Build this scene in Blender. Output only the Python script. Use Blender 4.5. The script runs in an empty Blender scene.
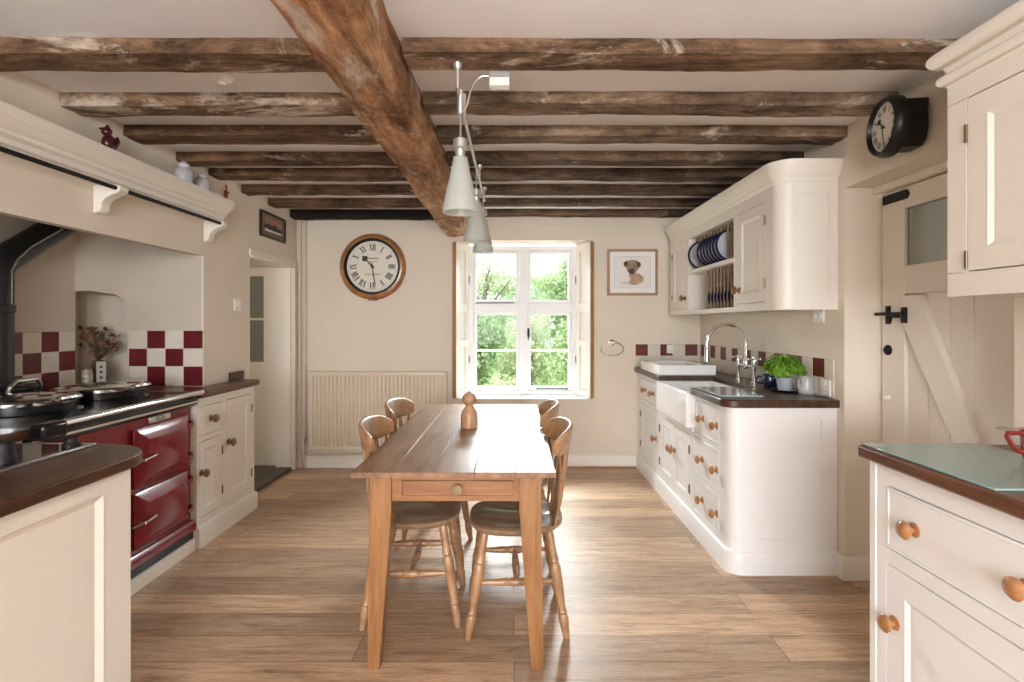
import bpy, math, random
from mathutils import Matrix, Vector, noise
random.seed(7)
PI = math.pi
S = bpy.context.scene
COL = S.collection
R = math.radians

# ------------------------------------------------------------------ mesh builder
class MB:
    def __init__(s, M=None):
        s.v = []; s.f = []; s.m = []; s.M = M or Matrix.Identity(4); s.mi = 0
    def add(s, vs, fs):
        b = len(s.v)
        s.v += [tuple(s.M @ Vector(p)) for p in vs]
        s.f += [tuple(i + b for i in f) for f in fs]
        s.m += [s.mi] * len(fs)
        return s
    def box(s, x0, x1, y0, y1, z0, z1):
        return s.add([(x0,y0,z0),(x1,y0,z0),(x1,y1,z0),(x0,y1,z0),(x0,y0,z1),(x1,y0,z1),(x1,y1,z1),(x0,y1,z1)],
                     [(0,3,2,1),(4,5,6,7),(0,1,5,4),(1,2,6,5),(2,3,7,6),(3,0,4,7)])
    def prism(s, poly, z0, z1, axis='z'):
        """poly: 2D points (counter clockwise); axis z: (x,y); axis y: (x,z); axis x: (y,z)"""
        n = len(poly)
        def P(p, h):
            return {'z': (p[0],p[1],h), 'y': (p[0],h,p[1]), 'x': (h,p[0],p[1])}[axis]
        vs = [P(p, z0) for p in poly] + [P(p, z1) for p in poly]
        fs = [tuple(range(n-1,-1,-1)), tuple(range(n,2*n))] + [(i,(i+1)%n,n+(i+1)%n,n+i) for i in range(n)]
        return s.add(vs, fs)
    def lathe(s, p0, p1, prof, seg=20, flat=1.0, caps=True):
        """prof: (t 0..1 along p0->p1, radius)"""
        p0 = Vector(p0); p1 = Vector(p1); d = p1 - p0; q = d.to_track_quat('Z','Y').to_matrix()
        vs = []; fs = []
        for t, r in prof:
            for k in range(seg):
                a = 2*PI*k/seg
                vs.append(p0 + d*t + q @ Vector((r*math.cos(a), r*flat*math.sin(a), 0)))
        n = len(prof)
        for i in range(n-1):
            for k in range(seg):
                k2 = (k+1) % seg
                fs.append((i*seg+k, i*seg+k2, (i+1)*seg+k2, (i+1)*seg+k))
        if caps and prof[0][1] > 1e-5: fs.append(tuple(range(seg-1,-1,-1)))
        if caps and prof[-1][1] > 1e-5: fs.append(tuple(range((n-1)*seg, n*seg)))
        return s.add(vs, fs)
    def cyl(s, p0, p1, r, seg=16):
        return s.lathe(p0, p1, [(0,r),(1,r)], seg)
    def tube(s, pts, r, seg=10, flat=1.0):
        pts = [Vector(p) for p in pts]; n = len(pts)
        rr = r if isinstance(r, (list,tuple)) else [r]*n
        vs = []; fs = []; up = None
        for i, p in enumerate(pts):
            d = (pts[min(i+1,n-1)] - pts[max(i-1,0)]).normalized()
            if up is None:
                up = Vector((0,0,1)) if abs(d.z) < .9 else Vector((1,0,0))
            a = d.cross(up).normalized(); b = a.cross(d).normalized(); up = b
            for k in range(seg):
                t = 2*PI*k/seg
                vs.append(p + a*math.cos(t)*rr[i] + b*math.sin(t)*rr[i]*flat)
        for i in range(n-1):
            for k in range(seg):
                k2 = (k+1) % seg
                fs.append((i*seg+k, i*seg+k2, (i+1)*seg+k2, (i+1)*seg+k))
        fs.append(tuple(range(seg-1,-1,-1))); fs.append(tuple(range((n-1)*seg, n*seg)))
        return s.add(vs, fs)
    def sweep(s, path, prof):
        """open 2D path, profile (offset to the right of travel, z), mitred"""
        n = len(path); m = len(prof); vs = []; fs = []
        for i in range(n):
            p = Vector(path[i])
            d0 = (Vector(path[i]) - Vector(path[i-1])).normalized() if i else None
            d1 = (Vector(path[i+1]) - p).normalized() if i < n-1 else None
            d0 = d0 or d1; d1 = d1 or d0
            n0 = Vector((d0.y,-d0.x)); n1 = Vector((d1.y,-d1.x))
            b = (n0 + n1).normalized(); k = 1/max(.2, b.dot(n0))
            for o, z in prof:
                q = p + b*o*k
                vs.append((q.x,q.y,z))
        for i in range(n-1):
            for j in range(m):
                j2 = (j+1) % m
                fs.append((i*m+j, (i+1)*m+j, (i+1)*m+j2, i*m+j2))
        fs.append(tuple(range(m))); fs.append(tuple(range(n*m-1,(n-1)*m-1,-1)))
        return s.add(vs, fs)
    def sphere(s, c, r, sx=1, sy=1, sz=1, seg=20, rings=12):
        prof = [(.5-.5*math.cos(PI*i/rings), math.sin(PI*i/rings)) for i in range(rings+1)]
        vs = []; fs = []
        for t, q in prof:
            for k in range(seg):
                a = 2*PI*k/seg
                vs.append((c[0]+r*sx*q*math.cos(a), c[1]+r*sy*q*math.sin(a), c[2]+r*sz*(2*t-1)))
        for i in range(rings):
            for k in range(seg):
                k2 = (k+1)%seg
                fs.append((i*seg+k, i*seg+k2, (i+1)*seg+k2, (i+1)*seg+k))
        return s.add(vs, fs)
    def build(s, name, mat, parent=None, bevel=0, seg=2, loc=None, angle=35, weld=False):
        me = bpy.data.meshes.new(name)
        me.from_pydata(s.v, [], s.f)
        mats = mat if isinstance(mat, (list,tuple)) else [mat]
        for m in mats: me.materials.append(m)
        if len(mats) > 1: me.polygons.foreach_set('material_index', s.m)
        me.polygons.foreach_set('use_smooth', [True]*len(s.f))
        me.update()
        me.set_sharp_from_angle(angle=R(angle))
        o = bpy.data.objects.new(name, me); COL.objects.link(o)
        if parent: o.parent = parent
        if loc: o.location = loc
        if bevel:
            b = o.modifiers.new('bevel','BEVEL'); b.width = bevel; b.segments = seg
            b.limit_method = 'ANGLE'; b.angle_limit = R(40)
        return o

def tag(o, label=None, cat=None, group=None, kind=None):
    if label: o['label'] = label
    if cat: o['category'] = cat
    if group: o['group'] = group
    if kind: o['kind'] = kind
    return o
def thing(name, label, cat, loc=(0,0,0), rz=0, group=None):
    o = bpy.data.objects.new(name, None); COL.objects.link(o)
    o.empty_display_size = .1; o.location = loc; o.rotation_euler = (0,0,rz)
    return tag(o, label, cat, group)
def clone(root, label=None, loc=None, rz=None, parent=None, skip=()):
    kids = list(root.children)
    c = root.copy(); COL.objects.link(c)
    if parent: c.parent = parent
    if label: c['label'] = label
    if loc is not None: c.location = loc
    if rz is not None: c.rotation_euler = (0,0,rz)
    for k in kids: clone(k, parent=c)
    return c
def arc(cx, cy, r, a0, a1, n=10):
    return [(cx + r*math.cos(R(a0+(a1-a0)*i/n)), cy + r*math.sin(R(a0+(a1-a0)*i/n))) for i in range(n+1)]

# ------------------------------------------------------------------ materials
def newmat(name):
    m = bpy.data.materials.new(name); m.use_nodes = True
    nt = m.node_tree; b = nt.nodes['Principled BSDF']
    return m, nt, b
def plain(name, col, rough=.5, metal=0, bump=0, bscale=40, var=0, vscale=3, coat=0, spec=.5):
    m, nt, b = newmat(name)
    b.inputs['Base Color'].default_value = (*col,1); b.inputs['Roughness'].default_value = rough
    b.inputs['Metallic'].default_value = metal; b.inputs['Coat Weight'].default_value = coat
    b.inputs['Coat Roughness'].default_value = .06; b.inputs['Specular IOR Level'].default_value = spec
    if bump or var:
        tc = nt.nodes.new('ShaderNodeTexCoord')
    if var:
        n = nt.nodes.new('ShaderNodeTexNoise'); n.inputs['Scale'].default_value = vscale; n.inputs['Detail'].default_value = 4
        nt.links.new(tc.outputs['Object'], n.inputs['Vector'])
        r = nt.nodes.new('ShaderNodeValToRGB')
        r.color_ramp.elements[0].position = .3; r.color_ramp.elements[1].position = .7
        r.color_ramp.elements[0].color = (*[c*(1-var) for c in col],1); r.color_ramp.elements[1].color = (*[min(1,c*(1+var*.5)) for c in col],1)
        nt.links.new(n.outputs['Fac'], r.inputs['Fac']); nt.links.new(r.outputs['Color'], b.inputs['Base Color'])
    if bump:
        n2 = nt.nodes.new('ShaderNodeTexNoise'); n2.inputs['Scale'].default_value = bscale; n2.inputs['Detail'].default_value = 3
        nt.links.new(tc.outputs['Object'], n2.inputs['Vector'])
        bp = nt.nodes.new('ShaderNodeBump'); bp.inputs['Strength'].default_value = bump; bp.inputs['Distance'].default_value = .02
        nt.links.new(n2.outputs['Fac'], bp.inputs['Height']); nt.links.new(bp.outputs['Normal'], b.inputs['Normal'])
    return m
def wood(name, cols, stretch=(1,12,12), scale=3, rough=.45, coat=0, bump=.15, pos=None, detail=8, patch=None, spec=.5):
    """cols: dark -> light ramp, grain runs along the axis with the smallest stretch"""
    m, nt, b = newmat(name); L = nt.links.new
    tc = nt.nodes.new('ShaderNodeTexCoord'); mp = nt.nodes.new('ShaderNodeMapping'); mp.inputs['Scale'].default_value = stretch
    L(tc.outputs['Object'], mp.inputs['Vector'])
    n = nt.nodes.new('ShaderNodeTexNoise'); n.inputs['Scale'].default_value = scale; n.inputs['Detail'].default_value = detail
    n.inputs['Roughness'].default_value = .65; n.inputs['Distortion'].default_value = .4
    L(mp.outputs['Vector'], n.inputs['Vector'])
    r = nt.nodes.new('ShaderNodeValToRGB'); e = r.color_ramp.elements
    while len(e) < len(cols): e.new(.5)
    for i, c in enumerate(cols):
        e[i].position = pos[i] if pos else .3 + .4*i/(len(cols)-1); e[i].color = (*c,1)
    L(n.outputs['Fac'], r.inputs['Fac'])
    out = r.outputs['Color']
    if patch:
        n3 = nt.nodes.new('ShaderNodeTexNoise'); n3.inputs['Scale'].default_value = patch[1]; n3.inputs['Detail'].default_value = 6
        L(tc.outputs['Object'], n3.inputs['Vector'])
        r3 = nt.nodes.new('ShaderNodeValToRGB'); r3.color_ramp.elements[0].position = patch[2]; r3.color_ramp.elements[1].position = patch[2]+.12
        r3.color_ramp.elements[0].color = (0,0,0,1); r3.color_ramp.elements[1].color = (patch[3],)*3 + (1,)
        L(n3.outputs['Fac'], r3.inputs['Fac'])
        mx = nt.nodes.new('ShaderNodeMixRGB'); mx.inputs['Color2'].default_value = (*patch[0],1)
        L(r3.outputs['Color'], mx.inputs['Fac']); L(out, mx.inputs['Color1']); out = mx.outputs['Color']
    L(out, b.inputs['Base Color'])
    b.inputs['Roughness'].default_value = rough; b.inputs['Coat Weight'].default_value = coat; b.inputs['Coat Roughness'].default_value = .15
    b.inputs['Specular IOR Level'].default_value = spec
    if bump:
        bp = nt.nodes.new('ShaderNodeBump'); bp.inputs['Strength'].default_value = bump; bp.inputs['Distance'].default_value = .01
        L(n.outputs['Fac'], bp.inputs['Height']); L(bp.outputs['Normal'], b.inputs['Normal'])
    return m
def hewn(name, c0, c1, c2, pale, axis, pth=.56):
    m, nt, b = newmat(name); L = nt.links.new
    tc = nt.nodes.new('ShaderNodeTexCoord')
    def noisev(scale, st, det, rough=.7, dist=0):
        mp = nt.nodes.new('ShaderNodeMapping'); mp.inputs['Scale'].default_value = st if axis == 'x' else (st[1],st[0],st[2])
        L(tc.outputs['Object'], mp.inputs['Vector'])
        n = nt.nodes.new('ShaderNodeTexNoise'); n.inputs['Scale'].default_value = scale; n.inputs['Detail'].default_value = det
        n.inputs['Roughness'].default_value = rough; n.inputs['Distortion'].default_value = dist
        L(mp.outputs['Vector'], n.inputs['Vector']); return n.outputs['Fac']
    def ramp(f, a, b_, ca, cb):
        r = nt.nodes.new('ShaderNodeValToRGB'); e = r.color_ramp.elements
        e[0].position = a; e[1].position = b_; e[0].color = (*ca,1); e[1].color = (*cb,1); L(f, r.inputs['Fac']); return r
    blot = noisev(5.0, (.55,1,1), 9, .72, .5); grain = noisev(9.0, (.16,1.9,1.9), 9, .75, .3); fine = noisev(34, (.35,1,1), 6, .7)
    r1 = ramp(blot, .36, .62, c0, c1); 
    e = r1.color_ramp.elements.new(.74); e.color = (*c2,1); r1.color_ramp.elements[1].position = .52
    rg = ramp(grain, .36, .64, (.35,.33,.31), (1.45,1.4,1.35))
    mu = nt.nodes.new('ShaderNodeMixRGB'); mu.blend_type = 'MULTIPLY'; mu.inputs['Fac'].default_value = .85
    L(r1.outputs['Color'], mu.inputs['Color1']); L(rg.outputs['Color'], mu.inputs['Color2'])
    pl = noisev(3.6, (.6,1.2,1.2), 10, .78, .8); rp = ramp(pl, pth, pth+.07, (0,0,0), (.75,.75,.75))
    mx = nt.nodes.new('ShaderNodeMixRGB'); L(rp.outputs['Color'], mx.inputs['Fac']); L(mu.outputs['Color'], mx.inputs['Color1']); mx.inputs['Color2'].default_value = (*pale,1)
    rf = ramp(fine, .32, .6, (.5,.48,.46), (1.12,1.1,1.08))
    m2 = nt.nodes.new('ShaderNodeMixRGB'); m2.blend_type = 'MULTIPLY'; m2.inputs['Fac'].default_value = .8
    L(mx.outputs['Color'], m2.inputs['Color1']); L(rf.outputs['Color'], m2.inputs['Color2'])
    L(m2.outputs['Color'], b.inputs['Base Color']); b.inputs['Roughness'].default_value = .82; b.inputs['Specular IOR Level'].default_value = .25
    ad = nt.nodes.new('ShaderNodeMath'); ad.operation = 'ADD'; L(grain, ad.inputs[0]); L(fine, ad.inputs[1])
    bp = nt.nodes.new('ShaderNodeBump'); bp.inputs['Strength'].default_value = .8; bp.inputs['Distance'].default_value = .012
    L(ad.outputs[0], bp.inputs['Height']); L(bp.outputs['Normal'], b.inputs['Normal'])
    return m
def glassmat(name, tint=(1,1,1), refl=.08, rough=.0):
    m = bpy.data.materials.new(name); m.use_nodes = True; nt = m.node_tree; nt.nodes.clear(); L = nt.links.new
    o = nt.nodes.new('ShaderNodeOutputMaterial'); t = nt.nodes.new('ShaderNodeBsdfTransparent'); g = nt.nodes.new('ShaderNodeBsdfGlossy')
    t.inputs['Color'].default_value = (*tint,1); g.inputs['Roughness'].default_value = rough
    x = nt.nodes.new('ShaderNodeMixShader'); x.inputs['Fac'].default_value = refl
    L(t.outputs[0], x.inputs[1]); L(g.outputs[0], x.inputs[2]); L(x.outputs[0], o.inputs['Surface'])
    return m
def frosted(name, col, transp=.25):
    m = bpy.data.materials.new(name); m.use_nodes = True; nt = m.node_tree; nt.nodes.clear(); L = nt.links.new
    o = nt.nodes.new('ShaderNodeOutputMaterial'); t = nt.nodes.new('ShaderNodeBsdfTransparent')
    d = nt.nodes.new('ShaderNodeBsdfDiffuse'); tr = nt.nodes.new('ShaderNodeBsdfTranslucent'); g = nt.nodes.new('ShaderNodeBsdfGlossy')
    d.inputs['Color'].default_value = (*col,1); tr.inputs['Color'].default_value = (*col,1); g.inputs['Roughness'].default_value = .25
    a = nt.nodes.new('ShaderNodeMixShader'); a.inputs['Fac'].default_value = .5; L(d.outputs[0], a.inputs[1]); L(tr.outputs[0], a.inputs[2])
    c = nt.nodes.new('ShaderNodeMixShader'); c.inputs['Fac'].default_value = .06; L(a.outputs[0], c.inputs[1]); L(g.outputs[0], c.inputs[2])
    x = nt.nodes.new('ShaderNodeMixShader'); x.inputs['Fac'].default_value = transp; L(c.outputs[0], x.inputs[1]); L(t.outputs[0], x.inputs[2])
    L(x.outputs[0], o.inputs['Surface'])
    return m
def leafmat(name, c0, c1):
    m = bpy.data.materials.new(name); m.use_nodes = True; nt = m.node_tree; nt.nodes.clear(); L = nt.links.new
    o = nt.nodes.new('ShaderNodeOutputMaterial'); d = nt.nodes.new('ShaderNodeBsdfDiffuse'); tr = nt.nodes.new('ShaderNodeBsdfTranslucent')
    g = nt.nodes.new('ShaderNodeNewGeometry'); r = nt.nodes.new('ShaderNodeValToRGB')
    r.color_ramp.elements[0].color = (*c0,1); r.color_ramp.elements[1].color = (*c1,1)
    L(g.outputs['Random Per Island'], r.inputs['Fac'])
    L(r.outputs['Color'], d.inputs['Color']); L(r.outputs['Color'], tr.inputs['Color'])
    x = nt.nodes.new('ShaderNodeMixShader'); x.inputs['Fac'].default_value = .4; L(d.outputs[0], x.inputs[1]); L(tr.outputs[0], x.inputs[2])
    L(x.outputs[0], o.inputs['Surface'])
    return m
def floormat():
    m, nt, b = newmat('oak_floorboards'); L = nt.links.new
    tc = nt.nodes.new('ShaderNodeTexCoord')
    br = nt.nodes.new('ShaderNodeTexBrick'); br.offset = .37; br.offset_frequency = 2; br.squash = 1
    br.inputs['Scale'].default_value = 1; br.inputs['Brick Width'].default_value = 1.7; br.inputs['Row Height'].default_value = .165
    br.inputs['Mortar Size'].default_value = .0017; br.inputs['Mortar Smooth'].default_value = .3
    br.inputs['Color1'].default_value = (.0,.0,.0,1); br.inputs['Color2'].default_value = (1,1,1,1); br.inputs['Mortar'].default_value = (.5,.5,.5,1)
    L(tc.outputs['Object'], br.inputs['Vector'])
    # grain, shifted per board
    mp = nt.nodes.new('ShaderNodeMapping'); mp.inputs['Scale'].default_value = (1.3,14,1)
    L(tc.outputs['Object'], mp.inputs['Vector'])
    ad = nt.nodes.new('ShaderNodeVectorMath'); ad.operation = 'MULTIPLY_ADD'; ad.inputs[1].default_value = (7,3,11)
    L(br.outputs['Color'], ad.inputs[0]); L(mp.outputs['Vector'], ad.inputs[2])
    n = nt.nodes.new('ShaderNodeTexNoise'); n.inputs['Scale'].default_value = 2.6; n.inputs['Detail'].default_value = 9; n.inputs['Roughness'].default_value = .68
    n.inputs['Distortion'].default_value = .6
    L(ad.outputs[0], n.inputs['Vector'])
    r = nt.nodes.new('ShaderNodeValToRGB'); e = r.color_ramp.elements; e.new(.5)
    e[0].position = .28; e[0].color = (.26,.155,.085,1); e[1].position = .5; e[1].color = (.58,.39,.25,1); e[2].position = .74; e[2].color = (.74,.56,.40,1)
    L(n.outputs['Fac'], r.inputs['Fac'])
    mp2 = nt.nodes.new('ShaderNodeMapping'); mp2.inputs['Scale'].default_value = (3.5,60,1); L(ad.outputs[0], mp2.inputs['Vector'])
    mp2.inputs['Scale'].default_value = (2.2,5,1)
    n2 = nt.nodes.new('ShaderNodeTexNoise'); n2.inputs['Scale'].default_value = 5.5; n2.inputs['Detail'].default_value = 8; n2.inputs['Roughness'].default_value = .75; n2.inputs['Distortion'].default_value = 1.2
    L(mp2.outputs['Vector'], n2.inputs['Vector'])
    r2 = nt.nodes.new('ShaderNodeValToRGB'); r2.color_ramp.elements[0].position = .36; r2.color_ramp.elements[1].position = .62
    r2.color_ramp.elements[0].color = (.42,.36,.31,1); r2.color_ramp.elements[1].color = (1.08,1.06,1.04,1); L(n2.outputs['Fac'], r2.inputs['Fac'])
    mg = nt.nodes.new('ShaderNodeMixRGB'); mg.blend_type = 'MULTIPLY'; mg.inputs['Fac'].default_value = .75
    L(r.outputs['Color'], mg.inputs['Color1']); L(r2.outputs['Color'], mg.inputs['Color2']); r = mg
    hv = nt.nodes.new('ShaderNodeHueSaturation')
    mr = nt.nodes.new('ShaderNodeMapRange'); mr.inputs['To Min'].default_value = .72; mr.inputs['To Max'].default_value = 1.2
    L(br.outputs['Color'], mr.inputs['Value']); L(mr.outputs[0], hv.inputs['Value']); L(r.outputs['Color'], hv.inputs['Color'])
    mx = nt.nodes.new('ShaderNodeMixRGB'); mx.inputs['Color2'].default_value = (.09,.05,.028,1)
    L(br.outputs['Fac'], mx.inputs['Fac']); L(hv.outputs['Color'], mx.inputs['Color1']); L(mx.outputs['Color'], b.inputs['Base Color'])
    rr = nt.nodes.new('ShaderNodeMapRange'); rr.inputs['To Min'].default_value = .26; rr.inputs['To Max'].default_value = .5
    L(n.outputs['Fac'], rr.inputs['Value']); L(rr.outputs[0], b.inputs['Roughness'])
    bp = nt.nodes.new('ShaderNodeBump'); bp.inputs['Strength'].default_value = .12; bp.inputs['Distance'].default_value = .01
    L(n.outputs['Fac'], bp.inputs['Height']); L(bp.outputs['Normal'], b.inputs['Normal'])
    return m

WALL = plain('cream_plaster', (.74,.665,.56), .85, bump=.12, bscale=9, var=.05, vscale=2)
CEIL = plain('white_ceiling_plaster', (.84,.86,.90), .9, bump=.1, bscale=7, var=.04)
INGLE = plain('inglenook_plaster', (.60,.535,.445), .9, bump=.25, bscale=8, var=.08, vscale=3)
CREAM = plain('cream_paint', (.79,.742,.67), .45, var=.02)
WHITE = plain('off_white_paint', (.86,.858,.855), .4, var=.02)
RADM = plain('cream_radiator_enamel', (.70,.60,.47), .4)
FLOOR = floormat()
STONE = plain('dark_stone', (.10,.085,.06), .6, bump=.3, bscale=15, var=.3)
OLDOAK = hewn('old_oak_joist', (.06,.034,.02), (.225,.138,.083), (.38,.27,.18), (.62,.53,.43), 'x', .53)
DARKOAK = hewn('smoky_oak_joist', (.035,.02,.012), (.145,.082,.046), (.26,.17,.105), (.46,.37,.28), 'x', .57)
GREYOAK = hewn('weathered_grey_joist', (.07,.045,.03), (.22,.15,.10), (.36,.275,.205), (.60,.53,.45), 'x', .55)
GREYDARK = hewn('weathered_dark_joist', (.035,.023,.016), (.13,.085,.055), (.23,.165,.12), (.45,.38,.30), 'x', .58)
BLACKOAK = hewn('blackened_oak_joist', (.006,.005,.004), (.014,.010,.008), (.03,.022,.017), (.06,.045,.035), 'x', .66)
BEAMOAK = hewn('main_beam_oak', (.17,.078,.038), (.45,.25,.135), (.62,.43,.27), (.64,.57,.50), 'y', .55)
PINE = wood('orange_pine', [(.17,.068,.021),(.28,.128,.044),(.36,.185,.075)], (14,14,1.2), 2.5, .4, coat=.15, bump=.08)
PINEX = wood('orange_pine_apron', [(.17,.068,.021),(.285,.12,.04),(.35,.17,.066)], (1.2,14,14), 2.5, .4, coat=.15, bump=.08)
TOPWOOD = wood('waxed_table_top', [(.075,.032,.015),(.225,.115,.058),(.35,.20,.11)], (9,1.1,9), 2.8, .35, coat=.05, bump=.08, pos=(.22,.47,.75))
CHAIRW = wood('beech_chair_wood', [(.24,.115,.05),(.38,.21,.105),(.47,.28,.15)], (6,6,6), 2.5, .33, coat=.3, bump=.05)
SEATW = wood('worn_chair_seat', [(.16,.095,.055),(.29,.185,.115),(.40,.275,.18)], (1.5,12,4), 3, .3, coat=.35, bump=.05)
WORKTOP = wood('iroko_worktop', [(.020,.008,.005),(.060,.024,.013),(.105,.046,.023)], (9,1.2,9), 3, .33, coat=.12, bump=.05)
WORKTOPR = wood('red_brown_worktop', [(.045,.017,.009),(.125,.050,.026),(.19,.085,.043)], (9,1.2,9), 3, .33, coat=.12, bump=.05)
KNOBW = wood('turned_knob_wood', [(.22,.085,.028),(.39,.175,.065),(.52,.27,.115)], (4,4,4), 6, .3, coat=.5, bump=0)
DKNOB = wood('dark_turned_knob_wood', [(.10,.04,.016),(.22,.095,.04),(.3,.15,.07)], (4,4,4), 6, .3, coat=.4, bump=0)
CLOCKW = wood('clock_case_wood', [(.16,.06,.018),(.31,.135,.042),(.42,.2,.07)], (3,3,3), 4, .3, coat=.4, bump=0)
FRAMEW = wood('oak_frame', [(.30,.17,.08),(.45,.28,.15)], (3,3,3), 4, .45, bump=.05)
MILLW = wood('pale_mill_wood', [(.30,.15,.075),(.46,.26,.14),(.52,.32,.19)], (10,10,2), 4, .4, coat=.2, bump=.05)
SHUTW = wood('pine_shutter_edge', [(.28,.14,.055),(.46,.27,.13)], (8,8,1), 3, .5, bump=.05)
SLATW = wood('rack_slat_wood', [(.15,.09,.05),(.30,.20,.12)], (9,9,1.5), 4, .55, bump=.05)
RED = plain('claret_enamel', (.19,.006,.014), .2, coat=.35, spec=.5)
BLACK = plain('black_enamel', (.007,.007,.008), .22, coat=.1, spec=.4)
IRON = plain('black_iron', (.008,.0075,.0075), .5, bump=.2, bscale=60, spec=.3)
PIPEB = plain('black_flue_enamel', (.010,.010,.011), .38, coat=.1)
CHROME = plain('polished_chrome', (.82,.82,.83), .09, 1)
STEEL = plain('brushed_steel', (.62,.62,.62), .28, 1)
ALU = plain('satin_aluminium', (.58,.57,.55), .35, .8)
BRASSD = plain('dull_brass', (.16,.12,.07), .4, .8)
CERAM = plain('white_glazed_ceramic', (.86,.86,.86), .1, coat=.5)
TCREAM = plain('cream_glazed_tile', (.72,.65,.55), .25, coat=.1, var=.06, vscale=9)
TRED = plain('burgundy_glazed_tile', (.13,.010,.016), .32, coat=.0, var=.25, vscale=9)
GROUT = plain('pale_grout', (.62,.55,.45), .9)
NAVY = plain('navy_glaze', (.010,.018,.055), .12, coat=.6)
PLATEW = plain('pale_grey_glaze', (.50,.52,.56), .15, coat=.4)
DIAL = plain('ivory_dial', (.74,.70,.61), .5)
INK = plain('black_ink', (.015,.013,.012), .5)
FADED = plain('faded_grey_ink', (.25,.22,.19), .6)
CLOCKB = plain('black_clock_case', (.009,.008,.007), .4, coat=.08, var=.3, spec=.3)
PLASTIC = plain('white_plastic', (.82,.80,.76), .35)
GREYP = plain('grey_plastic', (.30,.30,.29), .5)
MAT = plain('white_mount_board', (.86,.84,.82), .8)
PAPER = plain('sketch_paper', (.80,.77,.76), .8)
GLASS = glassmat('clear_window_glass', (.97,.99,.98), .004)
DGLASS = glassmat('dim_door_glass', (.62,.64,.60), .16, .05)
REED = plain('reeded_obscure_glass', (.20,.22,.19), .25, bump=.0)
HOBG = plain('black_hob_glass', (.012,.012,.013), .05, coat=.6)
TEALG = plain('teal_worktop_glass', (.27,.40,.385), .16, coat=.25, var=.06, vscale=6)
PALEG = plain('pale_blue_glass', (.45,.60,.63), .08, coat=.7)
SHADE = frosted('frosted_glass_shade', (.76,.80,.77), .40)
JUGG = frosted('milky_glass', (.85,.86,.88), .5)
POTG = plain('grey_pot', (.36,.38,.42), .5)
SOIL = plain('dark_soil', (.03,.02,.012), .9)
BASIL = leafmat('basil_leaf', (.08,.22,.02), (.34,.58,.09))
REDMUG = plain('red_mug_glaze', (.22,.02,.015), .2, coat=.4)
BROWNF = plain('dried_flower_brown', (.13,.085,.05), .9)
PINKF = plain('dried_flower_pink', (.34,.13,.085), .9)
PIPEC = plain('cream_painted_pipe', (.62,.52,.40), .45)

# ------------------------------------------------------------------ setting
def struct(o, label=None):
    o['kind'] = 'structure'
    if label: o['label'] = label
    return o
XL, XR, YB, ZC = -1.97, 1.69, 4.65, 2.31
YN = -3.5
struct(MB().box(-2.62,1.90,YN,YB+.3,-.1,0).build('floor', FLOOR), 'oak plank floor')
struct(MB().box(-4.2,2.0,YN-.2,YB+.3,ZC,ZC+.12).build('ceiling', CEIL), 'white plaster ceiling between the joists')
# back wall with splayed window opening
WX0, WX1, WZ0, WZ1 = -.535, .71, .615, 2.062
IX0, IX1 = -.43, .59
m = MB()
m.box(-2.12,WX0,YB,YB+.3,0,ZC); m.box(WX1,1.90,YB,YB+.3,0,ZC)
m.box(WX0,WX1,YB,YB+.3,0,WZ0); m.box(WX0,WX1,YB,YB+.3,WZ1,ZC)
m.prism([(WX0,YB),(IX0,YB+.19),(IX0,YB+.3),(WX0,YB+.3)], WZ0, WZ1)
m.prism([(WX1,YB),(WX1,YB+.3),(IX1,YB+.3),(IX1,YB+.19)], WZ0, WZ1)
struct(m.build('wall_back', WALL), 'cream plaster back wall around the window')
# left wall
m = MB()
m.box(XL-.15,XL,YN,.9,0,ZC); m.box(XL-.05,XL,.9,3.25,1.737,ZC); m.box(XL-.015,XL,3.25,3.82,0,ZC)
m.box(XL-.15,XL,3.82,4.57,1.82,ZC); m.box(XL-.15,XL,4.57,YB,0,ZC)
struct(m.build('wall_left', WALL), 'cream plaster left wall and chimney breast')
# inglenook shell with corner niche
m = MB()
m.box(-2.75,-2.59,.75,3.02,0,ZC); m.box(-2.59,-2.12,.75,.9,0,ZC); m.box(-2.44,XL-.015,3.25,3.40,0,ZC)
A = Vector((-2.59,3.02)); B = Vector((-2.44,3.25)); AB = B-A; Ln = AB.length; T = AB/Ln; N = Vector((-.60,.80))
def nz(s):
    u = s/Ln
    if u < .66: return 1.497 + .006*math.sin(u*7)
    return 1.492 - .225*(1-math.sqrt(max(0,1-((u-.66)/.335)**2)))
s0, s1 = .001, Ln-.012
ss = [s0 + (s1-s0)*i/16 for i in range(17)]
def DP(s, d, z):
    p = A + T*s + N*d; return (p.x,p.y,z)
for a, b in ((0,s0),(s1,Ln)):
    m.add([DP(a,0,.0),DP(b,0,.0),DP(b,0,ZC),DP(a,0,ZC)], [(0,1,2,3)])
m.add([DP(s0,0,0),DP(s1,0,0),DP(s1,0,.915),DP(s0,0,.915)], [(0,1,2,3)])
for a, b in zip(ss, ss[1:]):
    m.add([DP(a,0,nz(a)),DP(b,0,nz(b)),DP(b,0,ZC),DP(a,0,ZC)], [(0,1,2,3)])
out = [(s0,.915)] + [(s,nz(s)) for s in ss] + [(s1,.915)]
for (a,za),(b,zb) in zip(out, out[1:]+out[:1]):
    m.add([DP(a,0,za),DP(b,0,zb),DP(b,.46,zb),DP(a,.46,za)], [(0,1,2,3)])
m.add([DP(s,.46,z) for s,z in out], [tuple(range(len(out)))])
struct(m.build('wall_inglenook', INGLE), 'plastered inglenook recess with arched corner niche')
# right wall with door recess
m = MB()
m.box(XR,1.90,2.62,YB,0,ZC); m.box(XR,1.90,1.73,2.62,2.0,ZC); m.box(XR,1.90,YN,1.73,0,ZC)
struct(m.build('wall_right', WALL), 'cream plaster right wall with recessed doorway')
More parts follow.
